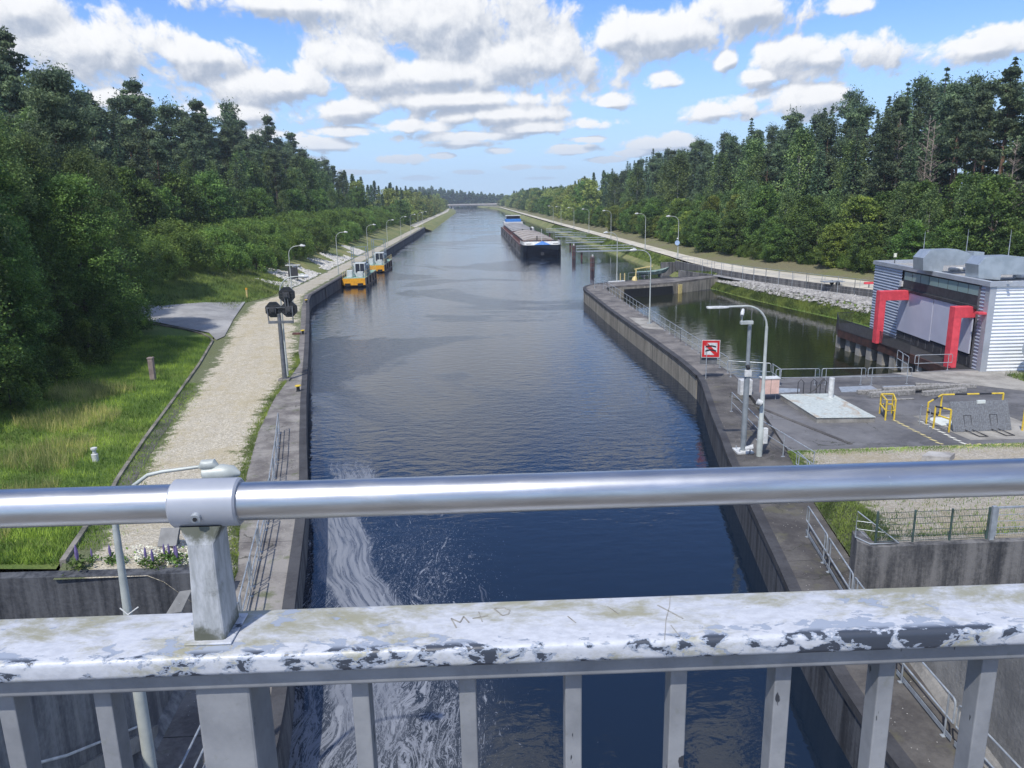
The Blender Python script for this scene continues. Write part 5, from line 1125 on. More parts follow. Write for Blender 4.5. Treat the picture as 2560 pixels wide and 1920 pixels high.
# ------------------------------------------------------------------ yellow work pontoons
def pontoon(loc, lab, L=14.5):
    t = local(thing('work_pontoon', lab, 'work pontoon', loc, 0, 'yellow work pontoons moored at the left quay wall'))
    MB().add([(0, 0, .45), (3.5, 0, .45), (3.5, 0, 1.45), (0, 0, 1.45), (.0, 1.2, .1), (3.5, 1.2, .1), (3.5, L, .1), (0, L, .1), (3.5, L, 1.45), (0, L, 1.45)],
             [(0, 1, 2, 3), (0, 4, 5, 1), (4, 7, 6, 5), (1, 5, 6, 8, 2), (0, 3, 9, 7, 4), (7, 9, 8, 6), (3, 2, 8, 9)]).build('hull', 'rusty_hull', t) if 'rusty_hull' in MATS else (plain('rusty_hull', (.42, .34, .25), (.25, .15, .10), .9, .7), MB().add([(0, 0, .45), (3.5, 0, .45), (3.5, 0, 1.45), (0, 0, 1.45), (.0, 1.2, .1), (3.5, 1.2, .1), (3.5, L, .1), (0, L, .1), (3.5, L, 1.45), (0, L, 1.45)],
             [(0, 1, 2, 3), (0, 4, 5, 1), (4, 7, 6, 5), (1, 5, 6, 8, 2), (0, 3, 9, 7, 4), (7, 9, 8, 6), (3, 2, 8, 9)]).build('hull', 'rusty_hull', t))
    MB().prism([(0, -.06), (3.5, -.06), (3.5, -.01), (0, -.01)], .42, 1.48).build('bow_plate', 'amber_paint', t)
    MB().box(.35, 1.2, -.12, -.062, .25, .72).build('fender', 'black_paint', t); MB().box(2.3, 3.15, -.12, -.062, .25, .72).build('fender', 'black_paint', t)
    MB().box(0.05, 3.45, .1, L-.1, 1.451, 1.5).build('deck', 'mint', t)
    m = MB().box(1.5, 3.2, 2.6, 4.6, 1.5, 3.6).build('cabin', 'cabin_white', t, False, .05)
    for x in (1.72, 2.45): MB().add([(x, 2.55, 2.15), (x+.66, 2.55, 2.15), (x+.62, 2.58, 3.5), (x+.02, 2.58, 3.5)], [(0, 1, 2, 3)]).build('cabin_window', 'solar', m)
    MB().box(.5, 1.4, 1.2, 2.2, 1.5, 2.6).build('locker', 'cabin_white', t, False, .04); MB().box(2.2, 3.1, .8, 1.6, 1.5, 2.4).build('locker', 'cabin_white', t, False, .04)
    MB().box(1.0, 3.2, 4.9, 8.5, 1.5, 3.1).build('machine_house', 'blue_grey', t, False, .06) if 'blue_grey' in MATS else (plain('blue_grey', (.20, .26, .30), (.15, .2, .24), 1, .5), MB().box(1.0, 3.2, 4.9, 8.5, 1.5, 3.1).build('machine_house', 'blue_grey', t, False, .06))
    for x in (.7, 1.05, 3.0, 3.3): MB().bar((x, 6.0 if x < 2 else 6.3, 1.5), (x, 6.0 if x < 2 else 6.3, 6.0), .10, .10).build('mast_leg', 'blue_grey', t)
    m = MB()
    for z in (5.95, 4.6, 3.5): m.bar((.7, 6.05, z), (3.3, 6.25, z), .08, .08)
    for k in range(8): m.bar((.7, 6, 2+.5*k), (1.05, 6, 2.25+.5*k), .04, .04)
    m.build('mast_bracing', 'blue_grey', t)
    m = MB()
    for x in (.06, 3.44):
        m.tube([(x, .2, 2.5), (x, L-.2, 2.5)], .03, 5); m.tube([(x, .2, 2.0), (x, L-.2, 2.0)], .025, 5)
        for k in range(9): m.bar((x, .2+k*(L-.4)/8, 1.5), (x, .2+k*(L-.4)/8, 2.5), .04, .04)
    m.build('hand_rail', 'pale_yellow', t)
    for k in range(4): MB().tube([(3.56, 2+k*3.5, .3), (3.56, 2+k*3.5, 1.4)], .12, 8).build('side_fender', 'black_paint', t)
    return t
pt1 = pontoon((-20.55, 121.2, -.1), 'nearer yellow work pontoon with a white cabin, moored at the left quay wall')
pt2 = dup(pt1, (-20.3, 145.3, -.1), 0, 'farther yellow work pontoon with a tall grey mast frame, moored at the left quay wall')

# ------------------------------------------------------------------ dolphins, gangways, small boat and davit
def dolphin(x, y, h, lab):
    t = thing('mooring_dolphin', lab, 'mooring dolphin', (x, y, 0), 0, 'dark red mooring dolphins beside the barge')
    for k in range(6):
        a = k*math.pi/3; MB().tube([(x+.26*math.cos(a), y+.26*math.sin(a), -2), (x+.26*math.cos(a), y+.26*math.sin(a), h)], .14, 8).build('pile', 'dolphin_red', t, True)
    for z in (.5, h*.6, h-.15): MB().tube([(x, y, z-.06), (x, y, z+.06)], .42, 14).build('steel_band', 'mid_grey', t)
    m = MB()
    for k in range(6): m.bar((x-.2, y-.44, .3+k*h/6.5), (x+.2, y-.44, .3+k*h/6.5), .04, .04)
    m.bar((x-.2, y-.44, 0), (x-.2, y-.44, h), .05, .05); m.bar((x+.2, y-.44, 0), (x+.2, y-.44, h), .05, .05); m.build('ladder', 'mid_grey', t)
    MB().tube([(x, y, h), (x, y, h+.35)], [.16, .12], 10).build('cap_light', 'white_paint', t)
dolphin(21.4, 139.8, 2.5, 'nearer dark red mooring dolphin standing alone in the water'); dolphin(21.5, 167, 2.9, 'farther dark red mooring dolphin at the end of the long gangway')
def gangway(y, x0, x1, lab):
    t = thing('gangway', lab, 'gangway', (x0, y, 1.4), 0, 'steel gangways from the right bank')
    MB().box(x0, x1, y-.5, y+.5, 1.35, 1.6).build('deck', 'galv', t)
    for s in (-.48, .48):
        for z in (2.1, 2.65): MB().tube([(x0, y+s, z), (x1, y+s, z)], .035, 6).build('rail', 'galv', t)
    n = 6
    for k in range(n): MB().bar((x0+(x1-x0)*k/(n-1), y-.48, 1.6), (x0+(x1-x0)*k/(n-1), y-.48, 2.65), .05, .05).build('rail_post', 'galv', t)
    MB().tube([(x0+1.2, y, -2), (x0+1.2, y, 1.35)], .2, 8).build('pile', 'dolphin_red', t)
gangway(168.5, 22.2, 35, 'long grey gangway from the right bank to the farther dolphin')
gangway(203, 24, 34.5, 'grey gangway from the bank beside the barge, second from the camera'); gangway(235, 24.5, 34.3, 'small grey gangway beside the middle of the barge'); gangway(268, 25, 34.3, 'tiny far gangway near the stern of the barge')
bt = local(thing('rowing_boat', 'small grey green rowing boat resting on trestles at the far wall of the pier', 'boat', (25.3, 109.4, 1.6), .12))
secs = [(-2.3, .55, .55, .95), (-1.2, .72, .42, .90), (0, .80, .38, .92), (1.2, .66, .45, 1.05), (2.0, .32, .65, 1.25), (2.5, .03, 1.1, 1.45)]
m = MB()
for x, w, zk, zg_ in secs: m.v += [(x, -w, zg_), (x, -w*.75, zk+.12), (x, 0, zk), (x, w*.75, zk+.12), (x, w, zg_), (x, w*.9, zg_-.02), (x, 0, zk+.2), (x, -w*.9, zg_-.02)]
for i in range(5):
    for k in range(8): m.f.append((i*8+k, i*8+(k+1) % 8, i*8+8+(k+1) % 8, i*8+8+k))
m.f += [tuple(range(8))[::-1], tuple(range(40, 48))]
m.build('hull', 'boat_green', bt, True)
MB().box(-1.0, -.7, -.62, .62, .78, .83).build('seat', 'white_paint', bt); MB().box(.5, .8, -.6, .6, .82, .87).build('seat', 'white_paint', bt)
for x in (-1.3, 1.2): MB().box(x-.08, x+.08, -.6, .6, 0, .45).build('trestle', 'mid_grey', bt)
dv = thing('boat_davit', 'yellow davit crane with a long jib beside the small boat', 'davit', (21.9, 106.2, 1.6))
z_ = lambda x, y: onplane(1209.6+.1172*x, 518.4+.1172*y, (0, 106, 0), (0, 1, 0))
p0_, p1_, p2_, p3_ = z_(1375, 740), z_(1382, 660), z_(1405, 545), z_(1705, 480)
MB().tube([(p0_[0], 106, 1.6), (p0_[0]+.05, 106, 2.0), (p2_[0]-.05, 106, p2_[2]-.9)], [.42, .30, .10], 10).build('pedestal', 'pale_yellow', dv, True)
MB().tube([(p2_[0]-.05, 106, p2_[2]-.9), (p2_[0], 106, p2_[2])], .09, 8).build('column', 'pale_yellow', dv, True)
MB().bar((p2_[0]-.25, 106, p2_[2]+.05), (p3_[0], 106, p3_[2]), .12, .14).build('jib', 'pale_yellow', dv)
MB().tube([(p3_[0]-.8, 106, p3_[2]-.2), (p3_[0]-.8, 106, p3_[2]-.9)], .03, 5).build('hook', 'mid_grey', dv)
for dx in (0, .75):
    pass
ld = thing('ladder_hoops', 'pair of pale yellow ladder hoops at the far pier edge', 'ladder', (20.3, 105.5, 1.6))
for x in (20.0, 20.6): MB().tube([(x, 105.3, 1.6), (x, 105.3, 2.5), (x, 105.5, 2.68), (x, 105.75, 2.5), (x, 105.75, .2)], .04, 6).build('hoop', 'pale_yellow', ld, True)
railing('thin railing on the outer edge of the far pier wall behind the davit', [(21.2, 106.0), (24.3, 107.2)], panel=1.6, gap=0, flat=True, r=.02)
tag(MB().prism([(18.2, 104.0), (20.6, 104.9), (20.5, 105.4), (18.1, 104.5)], 1.602, 1.75).build('white_slab', 'white_paint', None, False, .03), 'white rounded slab at the foot of the pier tip lamp', 'slab')
tb = thing('barrier', 'short red barrier board near the road left of the building', 'barrier', (47, 84, 2.4))
p = P(1878, 611, 2.9); MB().box(p[0]-.6, p[0]+.5, p[1], p[1]+.1, 2.75, 3.0).build('board', 'red_paint', tb); MB().box(p[0]-.05, p[0]+.05, p[1], p[1]+.1, 2.3, 2.75).build('post', 'mid_grey', tb)
bt2 = thing('trailer', 'flat grey trailer frame standing on the road behind the mesh fence', 'trailer', (43.5, 90, 2.4))
p = P(1800, 608, 2.8); m = MB(); m.box(p[0]-1.3, p[0]+1.1, p[1]-.6, p[1]+.6, 2.75, 2.85); m.build('bed', 'galv', bt2)
for s in (-.7, .7): MB().tube([(p[0]+s*0+.2, p[1]+s, 2.62), (p[0]+s*0+.2, p[1]+s*1.15, 2.62)], .27, 12).build('wheel', 'black_paint', bt2)
# bridge in the distance
br = thing('road_bridge', 'low pale beam bridge crossing the canal in the far distance', 'bridge', (3, 1130, 0))
m = MB(); m.box(-75, 80, 1126, 1127, 4.9, 6.7); m.build('parapet', 'bridge_pale', br); MB().box(-75, 80, 1127.01, 1137, 3.6, 5.6).build('deck', 'mid_grey', br); MB().box(-75, 80, 1126.4, 1126.99, 3.0, 4.89).build('girder', 'bridge_under', br) if 'bridge_under' in MATS else (plain('bridge_under', (.2, .2, .2), (.16, .16, .16), .2), MB().box(-75, 80, 1126.4, 1126.99, 3.4, 4.89).build('girder', 'bridge_under', br))
for x in (-28, 36): MB().box(x-1, x+1, 1127.5, 1136, -1, 3.6).build('pier', 'bridge_pale', br)

# ------------------------------------------------------------------ vegetation
def fast_mesh(name, V, k):                       # V: (n*k,3) consecutive k-gons
    n = len(V)//k; me = bpy.data.meshes.new(name)
    me.vertices.add(len(V)); me.vertices.foreach_set('co', np.asarray(V, np.float32).ravel())
    me.loops.add(len(V)); me.loops.foreach_set('vertex_index', np.arange(len(V), dtype=np.int32))
    me.polygons.add(n); me.polygons.foreach_set('loop_start', np.arange(0, len(V), k, dtype=np.int32)); me.polygons.foreach_set('loop_total', np.full(n, k, np.int32))
    me.update(calc_edges=True); return me
def leaf_quads(c, size, rng, up=0.35, asp=0.62):
    n = len(c); a = rng.normal(size=(n, 3)); nrm = rng.normal(size=(n, 3)); nrm[:, 2] = np.abs(nrm[:, 2])+up
    nrm /= np.linalg.norm(nrm, axis=1)[:, None]; a -= nrm*np.sum(a*nrm, axis=1)[:, None]; a /= np.linalg.norm(a, axis=1)[:, None]
    b = np.cross(nrm, a); s = (size*rng.uniform(.6, 1.35, n))[:, None]*.5
    V = np.stack([c-a*s, c+b*s*asp, c+a*s, c-b*s*asp], axis=1); return V.reshape(-1, 3)
def needle_quads(c, d, size, rng):               # elongated sprays along direction d
    n = len(c); d = d+rng.normal(size=(n, 3))*.35; d /= np.linalg.norm(d, axis=1)[:, None]
    b = rng.normal(size=(n, 3)); b -= d*np.sum(b*d, axis=1)[:, None]; b /= np.linalg.norm(b, axis=1)[:, None]
    s = (size*rng.uniform(.6, 1.3, n))[:, None]; V = np.stack([c-d*s*.5, c+b*s*.2, c+d*s*.5, c-b*s*.2], axis=1); return V.reshape(-1, 3)
def trunk_mesh(h, r, limbs, rng, lean=.3):
    m = MB(); pts = [(0, 0, -.6)]; x = y = 0
    for i in range(1, 7): x += rng.normal()*lean*.15; y += rng.normal()*lean*.15; pts.append((x, y, h*i/6))
    m.tube(pts, [r*(1-.14*i) for i in range(7)], 7)
    for (p, q, rr) in limbs: m.tube([p, ((np.array(p)+q)/2+rng.normal(size=3)*.15), q], [rr, rr*.7, rr*.3], 5, cap=False)
    return m
def broad(h, Rm, nclump, nleaf, size, seed, prof=.8, base=.03, flat=.75, clr=.09, top=.55):
    rng = np.random.default_rng(seed); t = rng.uniform(base, 1, nclump)
    r = Rm*np.clip(np.sin(np.pi*np.clip(t, 0, 1)**prof*.97+.04), .05, 1)**top
    ang = rng.uniform(0, 2*np.pi, nclump); lob = 1+.22*np.sin(ang*3+seed)+.14*np.sin(ang*5+t*9)
    rad = r*np.sqrt(rng.uniform(.25, 1.0, nclump))*lob
    cc = np.stack([rad*np.cos(ang), rad*np.sin(ang), t*h*.97], 1)
    per = max(4, nleaf//nclump); rc = h*clr*rng.uniform(.55, 1.25, nclump)
    o = rng.normal(size=(nclump, per, 3)); o /= np.linalg.norm(o, axis=2)[:, :, None]; o *= (rng.uniform(.25, 1, (nclump, per, 1)))**.6
    o[:, :, 2] *= flat; c = (cc[:, None, :]+o*rc[:, None, None]).reshape(-1, 3)
    # droop at the rim, shoots at the top
    V = leaf_quads(c, size, rng); limbs = []
    for i in rng.choice(nclump, min(10, nclump), False): limbs.append((np.array([0, 0, cc[i, 2]*.72]), cc[i], .05*h/12))
    return fast_mesh('crown', V, 4), trunk_mesh(h*.86, .017*h, limbs, rng)
def spruce(h, Rm, n, size, seed, gap=.0):
    rng = np.random.default_rng(seed); C_, D_ = [], []; z = .05*h; limbs = []
    while z < h*.985:
        t = z/h; L0 = Rm*(1-t)**.8+.12; nb = int(8+6*(1-t)); a0 = rng.uniform(0, 6.28)
        for k in range(nb):
            if rng.random() < gap*(1-t): continue
            a = a0+6.28*k/nb+rng.normal()*.18; L = L0*rng.uniform(.62, 1.12); m = max(3, int(n*L/Rm)); s = rng.uniform(.1, 1, m)**.8
            dz = -s*s*L*.32+s*L*.06+rng.normal(size=m)*.10; w = rng.normal(size=m)*.20*L*(1.05-s)+rng.normal(size=m)*.06
            C_.append(np.stack([np.cos(a)*s*L-np.sin(a)*w, np.sin(a)*s*L+np.cos(a)*w, z+dz], 1)); D_.append(np.tile([math.cos(a), math.sin(a), -.25], (m, 1)))
        z += h*.024*rng.uniform(.8, 1.25)
    c = np.concatenate(C_); d = np.concatenate(D_); return fast_mesh('crown', needle_quads(c, d, size, rng), 4), trunk_mesh(h*.98, .014*h, [], rng, .1)
def pine(h, Rm, nb, per, size, seed, low=.42):
    rng = np.random.default_rng(seed); C_ = []; limbs = []
    for k in range(nb):
        t = low+(1-low)*rng.random()**.8; a = rng.uniform(0, 6.28); L = Rm*rng.uniform(.35, 1.1)*(1.12-.75*((t-low)/(1-low))**1.5)
        q = np.array([math.cos(a)*L, math.sin(a)*L, h*t+L*.22]); limbs.append((np.array([0, 0, h*t-.25*L]), q, .035*h/14))
        for j in range(3):
            cc = q*np.array([1-.27*j, 1-.27*j, 1])+rng.normal(size=3)*.25*Rm*.5; rr = Rm*rng.uniform(.22, .42)
            o = rng.normal(size=(per, 3)); o /= np.linalg.norm(o, axis=1)[:, None]; o *= rng.uniform(.3, 1, (per, 1))**.5; o[:, 2] *= .48; C_.append(cc+o*rr)
    o = rng.normal(size=(per*3, 3))*np.array([Rm*.2, Rm*.2, h*.035]); C_.append(o+np.array([0, 0, h*.97]))
    c = np.concatenate(C_); d = rng.normal(size=c.shape); d[:, 2] = np.abs(d[:, 2])
    return fast_mesh('crown', needle_quads(c, d, size, rng), 4), trunk_mesh(h*.95, .013*h, limbs[:22], rng, .5)
PR = {}
def proto(key, kind, meshes, leaf, bark): PR[key] = (kind, meshes[0], meshes[1], leaf, bark)
for i in range(3): proto(('broad_near', i), 'broadleaf_tree', broad(18, 4.4, 330, 52000, .21, 20+i, clr=.075, flat=.6), 'leaf_broad', 'bark')
for i in range(2): proto(('birch_near', i), 'birch_tree', broad(20, 3.6, 360, 46000, .18, 30+i, prof=.62, flat=1.3, clr=.058), 'leaf_birch', 'bark_birch')
for i in range(3): proto(('broad', i), 'broadleaf_tree', broad(13, 3.9, 230, 13000, .36, 40+i, clr=.08), 'leaf_broad', 'bark')
for i in range(2): proto(('yellow', i), 'broadleaf_tree', broad(12, 3.6, 200, 13000, .34, 50+i, clr=.08), 'leaf_yellow', 'bark')
for i in range(2): proto(('birch', i), 'birch_tree', broad(15, 3.0, 220, 11000, .32, 60+i, prof=.66, flat=1.2, clr=.065), 'leaf_birch', 'bark_birch')
for i in range(3): proto(('spruce', i), 'spruce_tree', spruce(24, 3.9, 26, .66, 70+i, .06*i), 'needle', 'bark')
for i in range(4): proto(('pine', i), 'pine_tree', pine(24, (2.9, 3.4, 2.5, 3.6)[i], 26+4*i, 95, .46, 80+i, (.50, .42, .58, .30)[i]), 'needle_pine', 'bark_pine')
for i in range(2): proto(('pine_near', i), 'pine_tree', pine(25, 4.2, 52, 260, .34, 90+i, .25), 'needle_pine', 'bark_pine')
for i in range(3): proto(('bush', i), 'shrub', broad(4.5, 3.0, 150, 12000, .19, 100+i, prof=.6, base=0, flat=1.5, clr=.12, top=.4), 'leaf_bush', 'bark')
for i in range(2): proto(('far', i), 'broadleaf_tree', broad(16, 5.0, 110, 3200, .80, 110+i, clr=.10), 'leaf_broad', 'bark')
proto(('farc', 0), 'spruce_tree', spruce(22, 4.2, 9, 1.3, 120), 'needle', 'bark')
for i in range(2): proto(('thinbirch', i), 'birch_tree', broad(15, 2.2, 150, 6500, .28, 130+i, prof=.6, flat=1.2, clr=.06, base=.38), 'leaf_birch', 'bark_birch')
def dead(h, seed):
    rng = np.random.default_rng(seed); m = MB()
    m.tube([(0, 0, -.5), (.1, 0, h*.5), (.25, .1, h)], [.2, .12, .03], 7)
    for k in range(46):
        t = rng.uniform(.3, .97); a = rng.uniform(0, 6.28); L = h*.16*(1.2-t)*rng.uniform(.5, 1.3); p = np.array([.25*t, 0, h*t]); q = p+np.array([math.cos(a)*L, math.sin(a)*L, L*.7])
        m.tube([p, q], [.05, .015], 4, cap=False)
        for j in range(3): w = p+(q-p)*rng.uniform(.4, .9); m.tube([w, w+rng.normal(size=3)*L*.25+np.array([0, 0, L*.2])], [.02, .008], 3, cap=False)
    return fast_mesh('crown', leaf_quads(rng.normal(size=(260, 3))*np.array([1.2, 1.2, 3])+np.array([0, 0, h*.6]), .25, rng), 4), m
plain('dead_bark', (.36, .30, .26), (.24, .2, .18), 5, .9)
proto(('dead', 0), 'dead_tree', dead(16, 5), 'needle_pine', 'dead_bark')
proto(('far_light', 0), 'broadleaf_tree', broad(15, 5.0, 110, 3200, .75, 115, clr=.10), 'leaf_sunlit_tint', 'bark')
HH = {'thinbirch': 15, 'dead': 16, 'broad_near': 18, 'birch_near': 20, 'broad': 13, 'yellow': 12, 'birch': 15, 'spruce': 24, 'pine': 24, 'pine_near': 25, 'bush': 4.5, 'far': 16, 'farc': 22, 'far_light': 15}
ROOT = {}; NTREE = [0]
def plant(key, x, y, z, h, label, group, wide=1.0):
    kind, cm, tm, leaf, bark = PR[key]; s = h/HH[key[0]]
    cat = {'pine_tree': 'pine', 'spruce_tree': 'spruce', 'birch_tree': 'birch', 'shrub': 'shrub'}.get(kind, 'tree')
    r = thing(kind, label, cat, (x, y, z), random.uniform(0, 6.28), group); w = s*wide*random.uniform(.9, 1.12); r.scale = (w, w, s)
    for nm, me_, mt_ in (('crown', cm, leaf), ('trunk', tm, bark)):
        if isinstance(me_, MB):
            o = me_.build(nm, mt_, local(r), True); PR[key] = tuple(o.data if q is me_ else q for q in PR[key])
        else:
            if not me_.materials: me_.materials.append(MATS[mt_])
            o = bpy.data.objects.new(nm, me_); C.objects.link(o); o.parent = r
    NTREE[0] += 1; return r
lsky = [(-400, -200), (0, 0), (60, -10), (100, 30), (150, 110), (190, 150), (230, 200), (290, 200), (330, 180), (370, 280), (400, 225), (450, 225), (480, 262), (520, 225), (560, 285), (595, 255), (640, 292), (680, 325), (750, 345), (800, 372), (850, 388), (900, 400), (940, 410), (965, 424), (1010, 428)]
rsky = [(1060, 428), (1080, 424), (1110, 404), (1150, 398), (1230, 388), (1290, 352), (1330, 345), (1400, 322), (1500, 297), (1560, 287), (1615, 250), (1650, 275), (1700, 240), (1760, 225), (1800, 200), (1850, 225), (1900, 200), (1950, 150), (2010, 135), (2060, 150), (2130, 120), (2170, 120), (2212, 100), (2700, 0)]
rfront = [(1060, 440), (1150, 432), (1300, 440), (1400, 420), (1500, 405), (1600, 375), (1700, 385), (1800, 390), (1900, 380), (2000, 345), (2080, 330), (2212, 330), (2700, 300)]
def hmax(x, y, z, sky):
    u, v = proj((x, y, z)); vs_ = float(np.interp(u, [p[0] for p in sky], [p[1] for p in sky]))
    q = onplane(u, vs_, (0, y, 0), (0, 1, 0)); return float(q[2])-z
def visible(x, y, z, h, pad=260):
    u, v = proj((x, y, z)); return y > 5 and -pad < u < 2212+pad
# --- near left group (individually labelled)
near = [(('broad_near', 1), -29.2, 59, 13.5, 'rounded leafy tree nearest the road junction in the near left group'), (('birch_near', 1), -30.6, 64.5, 15.5, 'loose light green birch overhanging the lawn beside the road junction'), (('broad_near', 2), -31.6, 69.5, 12.5, 'leafy tree whose branches hang over the access road'), (('birch_near', 0), -31.5, 46, 22.5, 'tall pale green birch at the left edge, highest of the near left group'), (('broad_near', 0), -28.6, 40.5, 12.5, 'dark broadleaf tree low at the left edge beside the lawn'),
        (('broad_near', 1), -33.5, 39, 16, 'broad leafy tree cut by the left edge of the picture'), (('broad_near', 2), -29.2, 48.5, 12, 'dense dark broadleaf tree right behind the white vent pipe'),
        (('birch_near', 1), -32.6, 56, 17.5, 'pale loose birch at the front of the left group, its crown light against the pines'), (('broad_near', 1), -30.2, 57, 11.5, 'dense broadleaf tree behind the pinkish marker post'),
        (('broad_near', 0), -34, 64, 14, 'dark broadleaf tree left of the access road'), (('birch_near', 0), -35.6, 66, 16.5, 'thin birch next to the access road, light green top'),
        (('broad_near', 2), -32.8, 70.0, 8.5, 'low dark tree overhanging the access road'), (('broad_near', 1), -37, 49, 21, 'tall dark broadleaf behind the near left birches'),
        (('pine_near', 0), -38.5, 55, 31, 'tall dark pine at the upper left corner, its top against the clouds'), (('pine_near', 1), -41, 52, 33, 'tallest dark pine at the far upper left edge'),
        (('pine_near', 0), -43, 70, 25, 'dark pine behind the birches on the left'), (('pine_near', 1), -40, 80, 23, 'dark spreading pine above the access road'), (('broad_near', 2), -38.5, 73, 14, 'dark leafy tree behind the access road'),
        (('birch_near', 1), -29.5, 35.0, 11, 'small leafy birch at the left edge over the tall grass'), (('broad_near', 0), -32, 52, 15, 'dark leafy tree in the middle of the near left group'), (('broad_near', 1), -36, 59, 17, 'leafy tree between the birches and the pines on the left')]
for key, x, y, h, lb in near:
    z = zleft(x, y); hm = hmax(x, y, z, lsky)
    plant(key, x, y, z-.1, min(h, max(6, hm)), lb, 'near left tree group')
for i, (x, y) in enumerate([(-27.0, 37.5), (-26.8, 44), (-27.2, 50), (-28.0, 56), (-29.4, 61.5), (-30.6, 66.5), (-31.8, 71.8)]):
    plant(('bush', i % 3), x, y, zleft(x, y)-.2, random.uniform(2.4, 3.8), 'dark leafy shrub at the foot of the near left trees, beside the lawn', 'shrubs at the foot of the near left trees', .9)
# --- bushes on the left embankment
rg = random.Random(5); nb = 0
for row, (d0, d1) in enumerate(((6.0, 8.5), (9.5, 12), (13, 16), (17, 21))):
    y = 93
    while y < 335:
        x = KB(min(y, 340))-rg.uniform(d0, d1)-(3 if y < 104 else 0); z = zleft(x, y)
        h = rg.uniform(3.8, 5.6)*(1-.18*(row == 0))
        plant(('bush', rg.randrange(3)), x, y, z-.3, h, 'bushy green shrub on the embankment left of the quay', 'shrubs along the left embankment', 1.1); nb += 1
        y += rg.uniform(3.4, 5.0)*(1+y/240)
# --- left forest
def forest(side, y0, y1, rows, sky, step, grow, kinds, labels, group, zf, xf, rr):
    for ri, (d, hk) in enumerate(rows):
        y = y0+rr.uniform(0, step)
        while y < y1:
            x = xf(y)+side*(d+rr.uniform(-1.6, 1.6)*(1+ri*.2)); z = zf(x, y)
            h0 = rr.uniform(*hk); key = rr.choice(kinds[ri]); hm = hmax(x, y, z, sky[ri])
            if visible(x, y, z, h0) and hm > 2.5:
                h = min(h0, hm*rr.uniform(.74, .93))
                if h > 2.4:
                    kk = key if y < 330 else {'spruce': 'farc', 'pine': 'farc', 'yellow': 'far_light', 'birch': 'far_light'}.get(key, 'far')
                    n_ = sum(1 for k in PR if k[0] == kk)
                    lb = labels[{'spruce': 0, 'pine': 1, 'broad': 2, 'yellow': 2, 'birch': 3}[key]]
                    if y >= 330: lb = labels[4+(1 if kk == 'farc' else 0)]
                    plant((kk, rr.randrange(n_)), x, y, z-.2, h, lb, (group if y < 330 else group.replace('trees', 'distant trees')), 1.0 if h > 9 else 1.25)
            y += step*rr.uniform(.75, 1.3)*(1+max(0, y-120)*grow)
zL = lambda x, y: zleft(x, y) if (y < 340 and x > KB(min(y, 340))-34) else zfl(x, y) if y < 340 else 1.5+min(6, max(0, SL(y)-13-x)*.15)
LR = ['tall dark spruce in the forest behind the embankment shrubs', 'slender dark pine with an open top in the left forest', 'dark green leafy tree in the left forest', 'pale birch with a thin trunk in the left forest', 'sunlit leafy tree far along the left bank', 'dark conifer far along the left bank']
forest(-1, 84, 335, [(20.5, (9, 13)), (24.5, (14, 20)), (29, (19, 25)), (34, (21, 28)), (40, (22, 30))], [lsky]*5, 5.0, .0048,
       [['broad', 'birch', 'broad'], ['pine', 'spruce', 'birch'], ['pine', 'spruce', 'pine'], ['pine', 'spruce'], ['pine']], LR, 'left forest trees', zL, lambda y: KB(min(y, 340)), random.Random(3))
forest(-1, 336, 1120, [(14, (8, 13)), (21, (13, 19)), (32, (18, 25))], [lsky]*3, 8.5, .0022,
       [['broad', 'yellow', 'yellow'], ['birch', 'yellow', 'pine'], ['pine', 'pine']], LR, 'left forest trees', zL, SL, random.Random(4))
def skyline(pts, sky, side, zf, xf, off_, lab, grp):
    for i, (u, v, key) in enumerate(pts):
        # walk along the forest line until the direction matches
        best = None
        for yy in np.arange(60, 330, 1.0):
            x = xf(min(yy, 335))+side*off_[i % len(off_)]; uu, _ = proj((x, yy, zf(x, yy)))
            if best is None or abs(uu-u) < best[0]: best = (abs(uu-u), x, yy)
        _, x, yy = best; z = zf(x, yy); q = onplane(u, v, (0, yy, 0), (0, 1, 0)); h = float(q[2])-z
        if 8 < h < 36: plant(key, x, yy, z-.2, h, lab[i % len(lab)], grp, .95)
skyline([(190, 150, ('pine', 3)), (228, 200, ('pine', 0)), (250, 225, ('pine', 1)), (305, 205, ('pine', 1)), (333, 180, ('pine', 2)), (352, 212, ('pine', 0)), (398, 222, ('pine', 1)), (425, 240, ('pine', 0)), (452, 222, ('pine', 2)), (470, 262, ('pine', 0)), (520, 224, ('pine', 3)), (535, 255, ('pine', 1)), (568, 290, ('pine', 0)), (596, 255, ('pine', 2)), (618, 300, ('pine', 0)), (641, 290, ('pine', 2)), (665, 325, ('pine', 1)), (705, 338, ('spruce', 0)), (752, 342, ('pine', 1)), (800, 374, ('spruce', 1))],
        lsky, -1, lambda x, y: zL(x, y), lambda y: KB(min(y, 340)), [33, 37, 35, 40], ['tall slender pine standing out against the clouds above the left forest'], 'skyline pines of the left forest')
# --- right forest
RRL = ['tall dark spruce rising behind the leafy trees on the right bank', 'dark rounded pine behind the leafy trees on the right bank', 'bright green leafy tree along the right bank road', 'pale weeping birch in the right forest', 'sunlit leafy tree far along the right bank', 'dark conifer far along the right bank']
zR = lambda x, y: zfr(x, y)
xR = lambda y: RD(y)+RWI(y)
forest(1, 50, 335, [(5.5, (5, 8)), (9, (9, 13)), (13.5, (12, 16)), (18, (15, 20)), (24, (20, 27)), (30, (22, 30)), (37, (24, 32))], [rfront, rfront, rfront, rsky, rsky, rsky, rsky], 4.6, .0048,
       [['broad', 'yellow', 'broad'], ['broad', 'yellow', 'birch', 'birch'], ['broad', 'birch', 'birch'], ['birch', 'spruce', 'pine'], ['spruce', 'pine', 'pine'], ['spruce', 'pine'], ['spruce', 'spruce', 'pine']], RRL, 'right forest trees', zR, xR, random.Random(8))
